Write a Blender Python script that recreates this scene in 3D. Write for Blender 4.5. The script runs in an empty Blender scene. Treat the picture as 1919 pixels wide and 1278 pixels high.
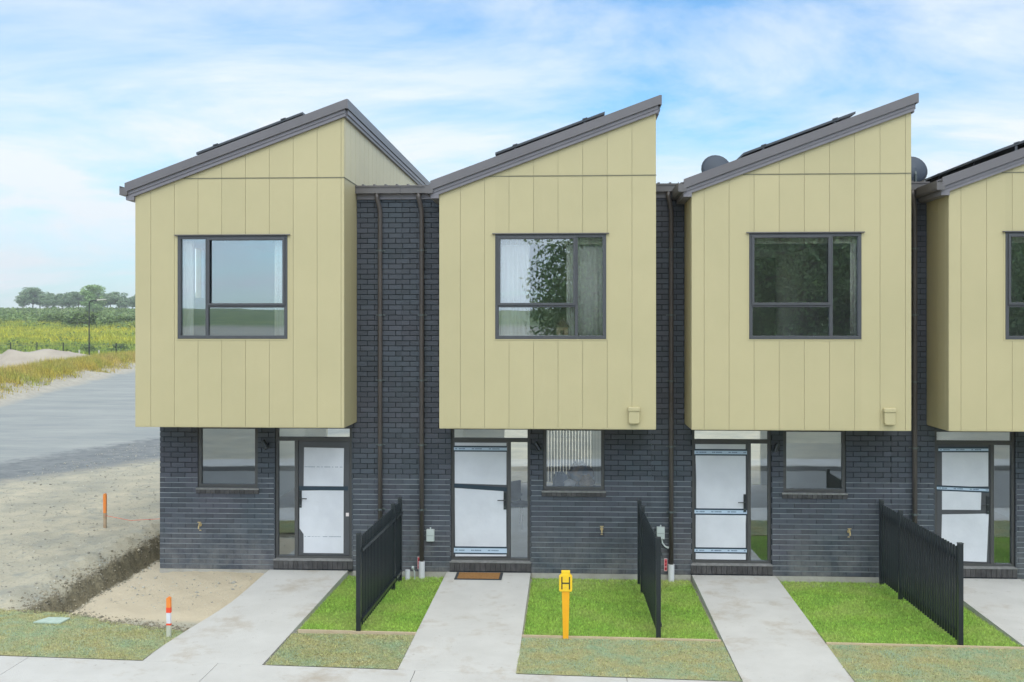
import bpy, math, random
import numpy as np
random.seed(7); rng = np.random.default_rng(7)
R = math.radians
S = bpy.context.scene
C = S.collection

# ------------------------------------------------------------------ camera
cam = bpy.data.cameras.new('camera'); camo = bpy.data.objects.new('camera', cam); C.objects.link(camo)
S.camera = camo
camo.location = (0, -17.6, 4.24)
camo.rotation_euler = (R(90), 0, R(3.03))
cam.sensor_width = 36; cam.lens = 36 * 1980 / 1919
cam.shift_y = -34 / 1919
cam.clip_start = 0.1; cam.clip_end = 5000

# ------------------------------------------------------------------ light
SUN_EL, SUN_AZ = 46, 166          # azimuth measured from +Y towards +X
S.view_settings.view_transform = 'Standard'; S.view_settings.look = 'None'
S.view_settings.exposure = 0.68; S.view_settings.gamma = 1
w = bpy.data.worlds.new('World'); S.world = w; w.use_nodes = True
nt = w.node_tree; nt.nodes.clear()
def N(nt, t, **kw):
    n = nt.nodes.new(t)
    for k, v in kw.items():
        if k.startswith('i_'):
            n.inputs[int(k[2:])].default_value = v
        else: setattr(n, k, v)
    return n
out = N(nt, 'ShaderNodeOutputWorld'); bg = N(nt, 'ShaderNodeBackground'); bg.inputs[1].default_value = 0.118
sky = N(nt, 'ShaderNodeTexSky'); sky.sky_type = 'NISHITA'; sky.sun_disc = False
sky.sun_elevation = R(SUN_EL); sky.sun_rotation = R(SUN_AZ); sky.air_density = 1.0; sky.dust_density = 1.0; sky.ozone_density = 2.0
tc = N(nt, 'ShaderNodeTexCoord'); sep = N(nt, 'ShaderNodeSeparateXYZ'); nt.links.new(tc.outputs['Generated'], sep.inputs[0])
zc = N(nt, 'ShaderNodeMath', operation='MAXIMUM', i_1=0.0); nt.links.new(sep.outputs[2], zc.inputs[0])
za = N(nt, 'ShaderNodeMath', operation='ADD', i_1=0.22); nt.links.new(zc.outputs[0], za.inputs[0])
dx = N(nt, 'ShaderNodeMath', operation='DIVIDE'); nt.links.new(sep.outputs[0], dx.inputs[0]); nt.links.new(za.outputs[0], dx.inputs[1])
dy = N(nt, 'ShaderNodeMath', operation='DIVIDE'); nt.links.new(sep.outputs[1], dy.inputs[0]); nt.links.new(za.outputs[0], dy.inputs[1])
cmb = N(nt, 'ShaderNodeCombineXYZ'); nt.links.new(dx.outputs[0], cmb.inputs[0]); nt.links.new(dy.outputs[0], cmb.inputs[1])
mp = N(nt, 'ShaderNodeMapping'); mp.inputs['Rotation'].default_value = (0, 0, R(-28)); mp.inputs['Scale'].default_value = (0.8, 1.3, 1); mp.inputs['Location'].default_value = (2.2, 9.4, 0)
nt.links.new(cmb.outputs[0], mp.inputs[0])
n1 = N(nt, 'ShaderNodeTexNoise'); n1.inputs['Scale'].default_value = 1.35; n1.inputs['Detail'].default_value = 9; n1.inputs['Roughness'].default_value = 0.63; n1.inputs['Distortion'].default_value = 0.5
nt.links.new(mp.outputs[0], n1.inputs['Vector'])
rp = N(nt, 'ShaderNodeValToRGB'); rp.color_ramp.elements[0].position = 0.37; rp.color_ramp.elements[1].position = 0.61
rp.color_ramp.elements[0].color = (0.10, 0.10, 0.10, 1); rp.color_ramp.elements[1].color = (0.92, 0.92, 0.92, 1)
nt.links.new(n1.outputs[0], rp.inputs[0])
hz = N(nt, 'ShaderNodeMapRange'); hz.inputs[1].default_value = 0.0; hz.inputs[2].default_value = 0.26; hz.inputs[3].default_value = 0.38; hz.inputs[4].default_value = 0.0
nt.links.new(zc.outputs[0], hz.inputs[0])
ad0 = N(nt, 'ShaderNodeMath', operation='ADD', use_clamp=True); nt.links.new(rp.outputs[0], ad0.inputs[0]); nt.links.new(hz.outputs[0], ad0.inputs[1])
# a clearer opening in the cloud cover to the north
dist = N(nt, 'ShaderNodeVectorMath', operation='DISTANCE'); dist.inputs[1].default_value = (0.08, 0.95, 0.31)
mps = N(nt, 'ShaderNodeMapping'); mps.inputs['Scale'].default_value = (0.62, 1, 1.25); mps.inputs['Location'].default_value = (0.03, 0, -0.0775); nt.links.new(tc.outputs['Generated'], mps.inputs[0]); nt.links.new(mps.outputs[0], dist.inputs[0])
gap = N(nt, 'ShaderNodeMapRange', interpolation_type='SMOOTHSTEP'); gap.inputs[1].default_value = 0.02; gap.inputs[2].default_value = 0.27; gap.inputs[3].default_value = 0.45; gap.inputs[4].default_value = 0.0; nt.links.new(dist.outputs['Value'], gap.inputs[0])
ad = N(nt, 'ShaderNodeMath', operation='SUBTRACT', use_clamp=True); nt.links.new(ad0.outputs[0], ad.inputs[0]); nt.links.new(gap.outputs[0], ad.inputs[1])
mx = N(nt, 'ShaderNodeMix', data_type='RGBA'); nt.links.new(ad.outputs[0], mx.inputs[0])
tn = N(nt, 'ShaderNodeMix', data_type='RGBA', blend_type='MULTIPLY'); tn.inputs[0].default_value = 1; tn.inputs[7].default_value = (0.58, 0.90, 1.06, 1); nt.links.new(sky.outputs[0], tn.inputs[6]); nt.links.new(tn.outputs[2], mx.inputs[6])
mx.inputs[7].default_value = (5.1, 5.5, 5.85, 1)
# the high, thin overcast grows brighter towards the zenith
zb = N(nt, 'ShaderNodeMapRange', interpolation_type='SMOOTHSTEP'); zb.inputs[1].default_value = 0.33; zb.inputs[2].default_value = 0.8; zb.inputs[3].default_value = 1.0; zb.inputs[4].default_value = 1.65
nt.links.new(sep.outputs[2], zb.inputs[0])
# and is brighter all round the side where the veiled sun stands
fb = N(nt, 'ShaderNodeMapRange', interpolation_type='SMOOTHSTEP'); fb.inputs[1].default_value = 0.05; fb.inputs[2].default_value = -0.35; fb.inputs[3].default_value = 1.0; fb.inputs[4].default_value = 1.4
nt.links.new(sep.outputs[1], fb.inputs[0])
fz = N(nt, 'ShaderNodeMath', operation='MULTIPLY'); nt.links.new(zb.outputs[0], fz.inputs[0]); nt.links.new(fb.outputs[0], fz.inputs[1])
sc_ = N(nt, 'ShaderNodeVectorMath', operation='SCALE'); nt.links.new(mx.outputs[2], sc_.inputs[0]); nt.links.new(fz.outputs[0], sc_.inputs[3])
wz = N(nt, 'ShaderNodeMapRange', interpolation_type='SMOOTHSTEP'); wz.inputs[1].default_value = 0.33; wz.inputs[2].default_value = 0.8; nt.links.new(sep.outputs[2], wz.inputs[0])
wm = N(nt, 'ShaderNodeMix', data_type='RGBA', blend_type='MULTIPLY'); wm.inputs[7].default_value = (1.08, 0.98, 0.84, 1); nt.links.new(wz.outputs[0], wm.inputs[0]); nt.links.new(sc_.outputs[0], wm.inputs[6])
nt.links.new(wm.outputs[2], bg.inputs[0]); nt.links.new(bg.outputs[0], out.inputs[0])

sl = bpy.data.lights.new('sun', 'SUN'); sl.energy = 0.85; sl.angle = R(60); sl.color = (1, 0.90, 0.76)
so = bpy.data.objects.new('sun', sl); C.objects.link(so)
so.rotation_euler = (R(90 - SUN_EL), 0, R(180 - SUN_AZ)); so.location = (20, -30, 40)

# ------------------------------------------------------------------ materials
M = {}
def mat(name, col, rough=0.8, col2=None, scale=5.0, bump=0.0, bscale=40.0, metal=0.0, island=0.0, detail=4, spec=0.5, lo=0.35, hi=0.65, stretch=None):
    m = bpy.data.materials.new(name); m.use_nodes = True; t = m.node_tree; b = t.nodes['Principled BSDF']
    b.inputs['Base Color'].default_value = (*col, 1); b.inputs['Roughness'].default_value = rough; b.inputs['Metallic'].default_value = metal
    b.inputs['Specular IOR Level'].default_value = spec
    tcn = N(t, 'ShaderNodeTexCoord'); src = tcn.outputs['Object']
    if stretch:
        mpn = N(t, 'ShaderNodeMapping'); mpn.inputs['Scale'].default_value = stretch; t.links.new(src, mpn.inputs[0]); src = mpn.outputs[0]
    last = None
    if col2:
        n = N(t, 'ShaderNodeTexNoise'); n.inputs['Scale'].default_value = scale; n.inputs['Detail'].default_value = detail; n.inputs['Roughness'].default_value = 0.6
        t.links.new(src, n.inputs['Vector'])
        r = N(t, 'ShaderNodeMapRange'); r.inputs[1].default_value = lo; r.inputs[2].default_value = hi; t.links.new(n.outputs[0], r.inputs[0])
        x = N(t, 'ShaderNodeMix', data_type='RGBA'); x.inputs[6].default_value = (*col, 1); x.inputs[7].default_value = (*col2, 1)
        t.links.new(r.outputs[0], x.inputs[0]); last = x.outputs[2]
    if island:
        g = N(t, 'ShaderNodeNewGeometry'); r = N(t, 'ShaderNodeMapRange'); r.inputs[3].default_value = 1 - island; r.inputs[4].default_value = 1 + island
        t.links.new(g.outputs['Random Per Island'], r.inputs[0])
        x = N(t, 'ShaderNodeVectorMath', operation='SCALE')
        if last: t.links.new(last, x.inputs[0])
        else: x.inputs[0].default_value = col
        t.links.new(r.outputs[0], x.inputs[3]); last = x.outputs[0]
    if last: t.links.new(last, b.inputs['Base Color'])
    if bump:
        n = N(t, 'ShaderNodeTexNoise'); n.inputs['Scale'].default_value = bscale; n.inputs['Detail'].default_value = 5; t.links.new(src, n.inputs['Vector'])
        bp = N(t, 'ShaderNodeBump'); bp.inputs['Strength'].default_value = bump; bp.inputs['Distance'].default_value = 0.02
        t.links.new(n.outputs[0], bp.inputs['Height']); t.links.new(bp.outputs[0], b.inputs['Normal'])
    M[name] = m; return m

mat('cladding', (0.492, 0.424, 0.240), 0.5, (0.462, 0.402, 0.226), 0.8, 0.10, 5, island=0.022)
mat('clad_back', (0.36, 0.33, 0.19), 0.9)
mat('joint_strip', (0.17, 0.16, 0.10), 0.6)
mat('skylit_cladding', (0.66, 0.585, 0.37), 0.5, (0.62, 0.55, 0.35), 1.0)  # same cladding, paler: the sky's glancing light is painted into the colour
mat('roof_metal', (0.150, 0.138, 0.146), 0.42, (0.135, 0.124, 0.131), 1.5)
mat('fascia', (0.205, 0.190, 0.210), 0.45, (0.185, 0.172, 0.188), 2)
mat('gutter', (0.135, 0.123, 0.122), 0.4, (0.12, 0.11, 0.11), 2)
mat('downpipe', (0.070, 0.060, 0.057), 0.4, (0.085, 0.072, 0.067), 3)
mat('joinery', (0.068, 0.070, 0.078), 0.45, (0.06, 0.062, 0.068), 3)
mat('joinery_low', (0.070, 0.069, 0.068), 0.5, (0.06, 0.06, 0.06), 3)
mat('seal', (0.02, 0.02, 0.022), 0.7)
mat('black_powder', (0.014, 0.019, 0.022), 0.3, (0.019, 0.025, 0.028), 4, 0, 0)
mat('film', (0.65, 0.66, 0.70), 0.4, (0.58, 0.59, 0.63), 2.2, 0.7, 4)
mat('tape', (0.45, 0.56, 0.68), 0.4)
mat('tape_dark', (0.015, 0.035, 0.055), 0.4)
mat('print', (0.08, 0.13, 0.2), 0.6)
mat('concrete', (0.54, 0.525, 0.50), 0.85, (0.49, 0.475, 0.45), 1.6, 0.25, 60)
mat('plinth', (0.40, 0.385, 0.35), 0.9, (0.33, 0.31, 0.27), 4, 0.4, 30)
mat('weathered_edge', (0.27, 0.26, 0.25), 0.9, (0.2, 0.19, 0.18), 6)
mat('timber', (0.55, 0.44, 0.30), 0.8, (0.48, 0.37, 0.24), 6)
mat('white_plastic', (0.70, 0.70, 0.74), 0.4, (0.64, 0.63, 0.68), 3)
mat('grey_box', (0.50, 0.55, 0.54), 0.45, (0.46, 0.51, 0.50), 6)
mat('brass', (0.55, 0.42, 0.22), 0.4, metal=0.3)
mat('red', (0.70, 0.07, 0.10), 0.5, (0.75, 0.12, 0.14), 20)
mat('dark_red', (0.30, 0.015, 0.04), 0.5)
mat('tag_white', (0.7, 0.62, 0.62), 0.5)
mat('yellow', (0.88, 0.42, 0.01), 0.5, (0.84, 0.38, 0.01), 8)
mat('yellow_head', (0.90, 0.60, 0.02), 0.5, (0.86, 0.52, 0.02), 14)
mat('black_paint', (0.02, 0.025, 0.02), 0.6)
mat('orange', (0.85, 0.22, 0.03), 0.6, (0.80, 0.27, 0.05), 20)
mat('orange_red', (0.80, 0.07, 0.02), 0.6)
mat('raw_wood', (0.45, 0.33, 0.22), 0.85, (0.36, 0.25, 0.16), 12)
mat('pale_wood', (0.55, 0.53, 0.44), 0.85, (0.45, 0.47, 0.38), 12)
mat('mat_coir', (0.36, 0.18, 0.055), 0.95, (0.28, 0.13, 0.035), 30, 0.6, 200)
mat('mat_edge', (0.035, 0.04, 0.045), 0.9)
mat('solar', (0.02, 0.03, 0.045), 0.25, (0.03, 0.04, 0.055), 3)
mat('solar_frame', (0.05, 0.055, 0.065), 0.4)
mat('dish', (0.045, 0.06, 0.085), 0.6, (0.04, 0.052, 0.075), 3)
mat('room_wall', (0.78, 0.79, 0.74), 0.9)
mat('room_blue', (0.30, 0.36, 0.46), 0.9)
mat('room_tan', (0.66, 0.52, 0.34), 0.9)
mat('room_dark', (0.68, 0.70, 0.66), 0.9)
mat('room_floor', (0.60, 0.54, 0.46), 0.7, (0.56, 0.5, 0.42), 5)
mat('curtain', (0.86, 0.86, 0.80), 0.9)
mat('blind', (0.62, 0.60, 0.48), 0.85)
mat('slat', (0.62, 0.64, 0.60), 0.7)
mat('chair_fabric', (0.10, 0.09, 0.16), 0.9)
mat('table_white', (0.6, 0.6, 0.6), 0.4)
mat('ornament', (0.16, 0.11, 0.06), 0.7); mat('ornament_wall', (0.55, 0.42, 0.25), 0.8)
mat('items', (0.12, 0.16, 0.24), 0.7, (0.40, 0.28, 0.2), 9)
mat('lawn_soil', (0.17, 0.30, 0.05), 0.95, (0.22, 0.34, 0.06), 8, 0.5, 60)
mat('verge_soil', (0.36, 0.34, 0.17), 0.95, (0.28, 0.36, 0.23), 3.0, 0.8, 60, lo=.42, hi=.62)
mat('bark', (0.16, 0.13, 0.10), 0.95, (0.10, 0.085, 0.07), 3, 0.5, 10)
mat('leaf_far', (0.19, 0.27, 0.16), 0.9, (0.23, 0.31, 0.17), 0.12, island=0.35)
mat('leaf_bush', (0.10, 0.17, 0.05), 0.9, (0.17, 0.23, 0.06), 0.4, island=0.35)
mat('galv', (0.09, 0.11, 0.11), 0.5); mat('pale_post', (0.45, 0.45, 0.40), 0.8)
mat('cover_plate', (0.45, 0.55, 0.47), 0.7, (0.38, 0.47, 0.4), 10)
mat('asphalt', (0.22, 0.22, 0.215), 0.9, (0.17, 0.17, 0.168), 4, 0.5, 80)
mat('pebble', (0.44, 0.42, 0.36), 0.95, (0.34, 0.33, 0.29), 2, island=0.35)
mat('clod', (0.36, 0.32, 0.24), 0.95, (0.20, 0.18, 0.13), 3, 0.6, 50, island=0.3)
mat('sand_pile', (0.42, 0.37, 0.31), 0.95, (0.36, 0.31, 0.26), 0.6, 0.5, 4)

def grass_mat(name, a, b_, c, sc, tr=0.25):
    m = mat(name, a, 0.75, b_, sc, island=0.38, lo=.4, hi=.62); t = m.node_tree; b = t.nodes['Principled BSDF']
    src = b.inputs['Base Color'].links[0].from_socket
    tcn = N(t, 'ShaderNodeTexCoord')
    n = N(t, 'ShaderNodeTexNoise'); n.inputs['Scale'].default_value = sc * 0.42; n.inputs['Detail'].default_value = 5; t.links.new(tcn.outputs['Object'], n.inputs['Vector'])
    r = N(t, 'ShaderNodeMapRange'); r.inputs[1].default_value = .48; r.inputs[2].default_value = .68; t.links.new(n.outputs[0], r.inputs[0])
    x = N(t, 'ShaderNodeMix', data_type='RGBA'); x.inputs[7].default_value = (*c, 1); t.links.new(src, x.inputs[6]); t.links.new(r.outputs[0], x.inputs[0])
    nf = N(t, 'ShaderNodeTexNoise'); nf.inputs['Scale'].default_value = sc*12; nf.inputs['Detail'].default_value = 3; t.links.new(tcn.outputs['Object'], nf.inputs['Vector'])
    rf_ = N(t, 'ShaderNodeMapRange'); rf_.inputs[1].default_value = .32; rf_.inputs[2].default_value = .66; rf_.inputs[3].default_value = .58; rf_.inputs[4].default_value = 1.45; t.links.new(nf.outputs[0], rf_.inputs[0])
    sv = N(t, 'ShaderNodeVectorMath', operation='SCALE'); t.links.new(x.outputs[2], sv.inputs[0]); t.links.new(rf_.outputs[0], sv.inputs[3])
    t.links.new(sv.outputs[0], b.inputs['Base Color'])
    td = N(t, 'ShaderNodeBsdfTranslucent'); t.links.new(sv.outputs[0], td.inputs[0])
    ms = N(t, 'ShaderNodeMixShader'); ms.inputs[0].default_value = tr
    o = t.nodes['Material Output']; t.links.new(b.outputs[0], ms.inputs[1]); t.links.new(td.outputs[0], ms.inputs[2]); t.links.new(ms.outputs[0], o.inputs[0])
grass_mat('lawn_blade', (0.34, 0.53, 0.10), (0.43, 0.60, 0.12), (0.50, 0.58, 0.18), 2.2, 0.35)
grass_mat('verge_blade', (0.38, 0.39, 0.17), (0.46, 0.42, 0.20), (0.29, 0.42, 0.27), 2.5)
grass_mat('leaf_near', (0.20, 0.30, 0.14), (0.28, 0.38, 0.17), (0.16, 0.26, 0.13), 0.6, 0.4)
grass_mat('field_blade', (0.40, 0.42, 0.06), (0.58, 0.52, 0.05), (0.26, 0.34, 0.07), 0.10)
grass_mat('reed_blade', (0.24, 0.34, 0.06), (0.34, 0.40, 0.06), (0.44, 0.42, 0.08), 0.10)
grass_mat('bank_blade', (0.48, 0.38, 0.07), (0.32, 0.34, 0.07), (0.52, 0.38, 0.14), 0.5)

# brick: charcoal, skylight painted pale on the ledges, dust on the lowest courses
def brick_mat():
    m = mat('brick', (0.046, 0.060, 0.076), 0.62, (0.062, 0.064, 0.083), 0.9, 0.35, 90, island=0.2)
    t = m.node_tree; b = t.nodes['Principled BSDF']; src = b.inputs['Base Color'].links[0].from_socket
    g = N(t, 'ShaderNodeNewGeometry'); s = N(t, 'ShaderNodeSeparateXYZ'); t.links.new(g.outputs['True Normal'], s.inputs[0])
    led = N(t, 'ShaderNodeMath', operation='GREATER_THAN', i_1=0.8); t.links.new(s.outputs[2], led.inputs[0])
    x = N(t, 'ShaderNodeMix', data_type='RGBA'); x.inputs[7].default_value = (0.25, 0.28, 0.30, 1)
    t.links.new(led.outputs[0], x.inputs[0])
    # efflorescence, patchy, strongest near the ground
    p = N(t, 'ShaderNodeSeparateXYZ'); t.links.new(g.outputs['Position'], p.inputs[0])
    r = N(t, 'ShaderNodeMapRange'); r.inputs[1].default_value = 0.0; r.inputs[2].default_value = 1.0; r.inputs[3].default_value = 0.9; r.inputs[4].default_value = 0.0; t.links.new(p.outputs[2], r.inputs[0])
    n = N(t, 'ShaderNodeTexNoise'); n.inputs['Scale'].default_value = 2.2; n.inputs['Detail'].default_value = 8; n.inputs['Roughness'].default_value = 0.75; t.links.new(g.outputs['Position'], n.inputs['Vector'])
    r2 = N(t, 'ShaderNodeMapRange'); r2.inputs[1].default_value = 0.40; r2.inputs[2].default_value = 0.66; t.links.new(n.outputs[0], r2.inputs[0])
    mu = N(t, 'ShaderNodeMath', operation='MULTIPLY'); t.links.new(r.outputs[0], mu.inputs[0]); t.links.new(r2.outputs[0], mu.inputs[1])
    y = N(t, 'ShaderNodeMix', data_type='RGBA'); y.inputs[7].default_value = (0.20, 0.195, 0.19, 1)
    t.links.new(src, y.inputs[6]); t.links.new(mu.outputs[0], y.inputs[0]); t.links.new(y.outputs[2], x.inputs[6]); t.links.new(x.outputs[2], b.inputs['Base Color'])
brick_mat()
mat('mortar', (0.012, 0.017, 0.022), 0.95, (0.018, 0.023, 0.028), 8)
mat('lit_mortar', (0.15, 0.18, 0.20), 0.95, (0.28, 0.30, 0.32), 2.5)  # pale bed mortar, with skylight caught on the brick ledges painted in
mat('brick_sill', (0.07, 0.066, 0.065), 0.8, (0.045, 0.043, 0.045), 10, 0.5, 60, island=0.25)
mat('sill_top', (0.24, 0.235, 0.23), 0.85, (0.17, 0.17, 0.165), 14, 0.4, 60)

def glass_mat(name, refl, tint):
    m = bpy.data.materials.new(name); m.use_nodes = True; t = m.node_tree; t.nodes.clear()
    o = N(t, 'ShaderNodeOutputMaterial'); g = N(t, 'ShaderNodeBsdfGlossy'); g.inputs['Roughness'].default_value = 0.0; g.inputs[0].default_value = (0.80, 0.90, 1, 1)
    tr = N(t, 'ShaderNodeBsdfTransparent'); tr.inputs[0].default_value = (*tint, 1)
    f = N(t, 'ShaderNodeFresnel'); f.inputs[0].default_value = 1.5
    n = N(t, 'ShaderNodeTexNoise'); n.inputs['Scale'].default_value = 1.3; tcn = N(t, 'ShaderNodeTexCoord'); t.links.new(tcn.outputs['Object'], n.inputs['Vector'])
    bp = N(t, 'ShaderNodeBump'); bp.inputs['Strength'].default_value = 0.012; bp.inputs['Distance'].default_value = 0.05; t.links.new(n.outputs[0], bp.inputs['Height']); t.links.new(bp.outputs[0], g.inputs['Normal'])
    a = N(t, 'ShaderNodeMath', operation='ADD', i_1=refl, use_clamp=True); t.links.new(f.outputs[0], a.inputs[0])
    ms = N(t, 'ShaderNodeMixShader'); t.links.new(a.outputs[0], ms.inputs[0]); t.links.new(tr.outputs[0], ms.inputs[1]); t.links.new(g.outputs[0], ms.inputs[2]); t.links.new(ms.outputs[0], o.inputs[0])
    M[name] = m
glass_mat('glass', 0.33, (0.97, 0.98, 0.965))

# concrete with dirt tracks
def conc_dirt():
    m = M['concrete']; t = m.node_tree; b = t.nodes['Principled BSDF']; src = b.inputs['Base Color'].links[0].from_socket
    g = N(t, 'ShaderNodeNewGeometry')
    n = N(t, 'ShaderNodeTexNoise'); n.inputs['Scale'].default_value = 1.1; n.inputs['Detail'].default_value = 9; n.inputs['Roughness'].default_value = 0.72; t.links.new(g.outputs['Position'], n.inputs['Vector'])
    r = N(t, 'ShaderNodeMapRange'); r.inputs[1].default_value = 0.52; r.inputs[2].default_value = 0.68; r.inputs[4].default_value = 0.62; t.links.new(n.outputs[0], r.inputs[0])
    x = N(t, 'ShaderNodeMix', data_type='RGBA'); x.inputs[7].default_value = (0.33, 0.26, 0.18, 1); t.links.new(src, x.inputs[6]); t.links.new(r.outputs[0], x.inputs[0])
    n2 = N(t, 'ShaderNodeTexNoise'); n2.inputs['Scale'].default_value = 9; n2.inputs['Detail'].default_value = 6; n2.inputs['Roughness'].default_value = 0.8; t.links.new(g.outputs['Position'], n2.inputs['Vector'])
    r2 = N(t, 'ShaderNodeMapRange'); r2.inputs[1].default_value = 0.62; r2.inputs[2].default_value = 0.68; r2.inputs[4].default_value = 0.55; t.links.new(n2.outputs[0], r2.inputs[0])
    y = N(t, 'ShaderNodeMix', data_type='RGBA'); y.inputs[7].default_value = (0.2, 0.16, 0.11, 1); t.links.new(x.outputs[2], y.inputs[6]); t.links.new(r2.outputs[0], y.inputs[0])
    t.links.new(y.outputs[2], b.inputs['Base Color'])
conc_dirt()

# ------------------------------------------------------------------ mesh helpers
class MB:
    def __init__(s): s.v = []; s.f = []
    def poly(s, pts, faces):
        k = len(s.v); s.v += [tuple(p) for p in pts]; s.f += [tuple(k + i for i in f) for f in faces]; return s
    def box(s, x0, x1, y0, y1, z0, z1):
        return s.poly([(x0,y0,z0),(x1,y0,z0),(x1,y1,z0),(x0,y1,z0),(x0,y0,z1),(x1,y0,z1),(x1,y1,z1),(x0,y1,z1)],
                      [(3,2,1,0),(4,5,6,7),(0,1,5,4),(1,2,6,5),(2,3,7,6),(3,0,4,7)])
    def bar(s, pts4, y0, y1):            # convex polygon given in (x,z) (counter-clockwise seen from -y), extruded y0..y1
        n = len(pts4)
        p = [(x, y0, z) for x, z in pts4] + [(x, y1, z) for x, z in pts4]
        f = [tuple(range(n)), tuple(range(2*n-1, n-1, -1))] + [(i, i+n, (i+1) % n+n, (i+1) % n) for i in range(n)]
        return s.poly(p, f)
    def barx(s, pts4, x0, x1):           # polygon in (y,z) extruded along x
        n = len(pts4)
        p = [(x0, y, z) for y, z in pts4] + [(x1, y, z) for y, z in pts4]
        f = [tuple(range(n)), tuple(range(2*n-1, n-1, -1))] + [(i, i+n, (i+1) % n+n, (i+1) % n) for i in range(n)]
        return s.poly(p, f)
    def quad(s, a, b, c, d): return s.poly([a, b, c, d], [(0, 1, 2, 3)])
    def tube(s, pts, r, n=12, cap=True):
        pts = [np.array(p, float) for p in pts]; rs = r if isinstance(r, (list, tuple)) else [r]*len(pts)
        k = len(s.v); prev = None
        for i, p in enumerate(pts):
            d = (pts[min(i+1, len(pts)-1)] - pts[max(i-1, 0)]); d /= np.linalg.norm(d)+1e-9
            if prev is None:
                a = np.array((1, 0, 0)) if abs(d[0]) < 0.9 else np.array((0, 1, 0))
            else: a = prev
            u = a - d*np.dot(a, d); u /= np.linalg.norm(u)+1e-9; prev = u; v = np.cross(d, u)
            for j in range(n):
                t = 2*math.pi*j/n; q = p + rs[i]*(u*math.cos(t)+v*math.sin(t)); s.v.append(tuple(q))
        for i in range(len(pts)-1):
            for j in range(n):
                s.f.append((k+i*n+j, k+i*n+(j+1) % n, k+(i+1)*n+(j+1) % n, k+(i+1)*n+j))
        if cap:
            s.f.append(tuple(k+j for j in range(n-1, -1, -1))); s.f.append(tuple(k+(len(pts)-1)*n+j for j in range(n)))
        return s
    def build(s, name, m, parent=None, smooth=False, bevel=0.0):
        me = bpy.data.meshes.new(name); me.from_pydata(s.v, [], s.f); me.update()
        o = bpy.data.objects.new(name, me); C.objects.link(o)
        if m: me.materials.append(M[m] if isinstance(m, str) else m)
        if parent:
            o.parent = parent; o.location = tuple(-c for c in root_loc(parent))
        if smooth:
            for p in me.polygons: p.use_smooth = True
        if bevel:
            b = o.modifiers.new('bevel', 'BEVEL'); b.width = bevel; b.segments = 2; b.limit_method = 'ANGLE'
        return o
def root_loc(p):        # meshes carry world coordinates; parents sit at their base point
    loc = np.array(p.location, float)
    while p.parent: p = p.parent; loc += np.array(p.location, float)
    return loc
def tag(o, label=None, cat=None, group=None, kind=None):
    if label: o['label'] = label
    if cat: o['category'] = cat
    if group: o['group'] = group
    if kind: o['kind'] = kind
    return o
def thing(name, loc, label, cat, group=None):
    o = bpy.data.objects.new(name, None); o.empty_display_size = 0.2; C.objects.link(o); o.location = loc
    return tag(o, label, cat, group)
def npmesh(name, v, f, m, k=3):          # v (n,3), f (m,k)
    me = bpy.data.meshes.new(name); me.vertices.add(len(v)); me.vertices.foreach_set('co', v.astype(np.float32).ravel())
    me.loops.add(f.size); me.loops.foreach_set('vertex_index', f.astype(np.int32).ravel())
    me.polygons.add(len(f)); me.polygons.foreach_set('loop_start', np.arange(0, f.size, k, dtype=np.int32))
    me.update(calc_edges=True); me.validate()
    o = bpy.data.objects.new(name, me); C.objects.link(o); me.materials.append(M[m]); return o
def blades(P, h, wd, lean=0.5):          # P (n,3) base points -> bent blade triangles
    n = len(P); a = rng.uniform(0, 2*np.pi, n); hh = h*rng.uniform(0.55, 1.3, n); ww = wd*rng.uniform(0.7, 1.3, n)
    d = np.stack([np.cos(a), np.sin(a), np.zeros(n)], 1); b = rng.uniform(0, 2*np.pi, n); l = lean*hh*rng.uniform(0, 1, n)
    tip = P + np.stack([np.cos(b)*l, np.sin(b)*l, hh], 1)
    V = np.stack([P-d*ww[:, None], P+d*ww[:, None], tip], 1).reshape(-1, 3)
    return V, np.arange(3*n).reshape(-1, 3)

def smooth(a, b, x):
    t = np.clip((x-a)/(b-a), 0, 1); return t*t*(3-2*t)
def wob(x, y, s, k=0):
    return (np.sin(x*s+1.3+k)*np.cos(y*s*1.17+0.7*k) + 0.6*np.sin(x*s*2.3-y*s*1.9+k) + 0.4*np.cos(x*s*4.1+y*s*3.7+2*k) + 0.25*np.sin(x*s*8.3-y*s*7.7+3*k))/2.0

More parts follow.
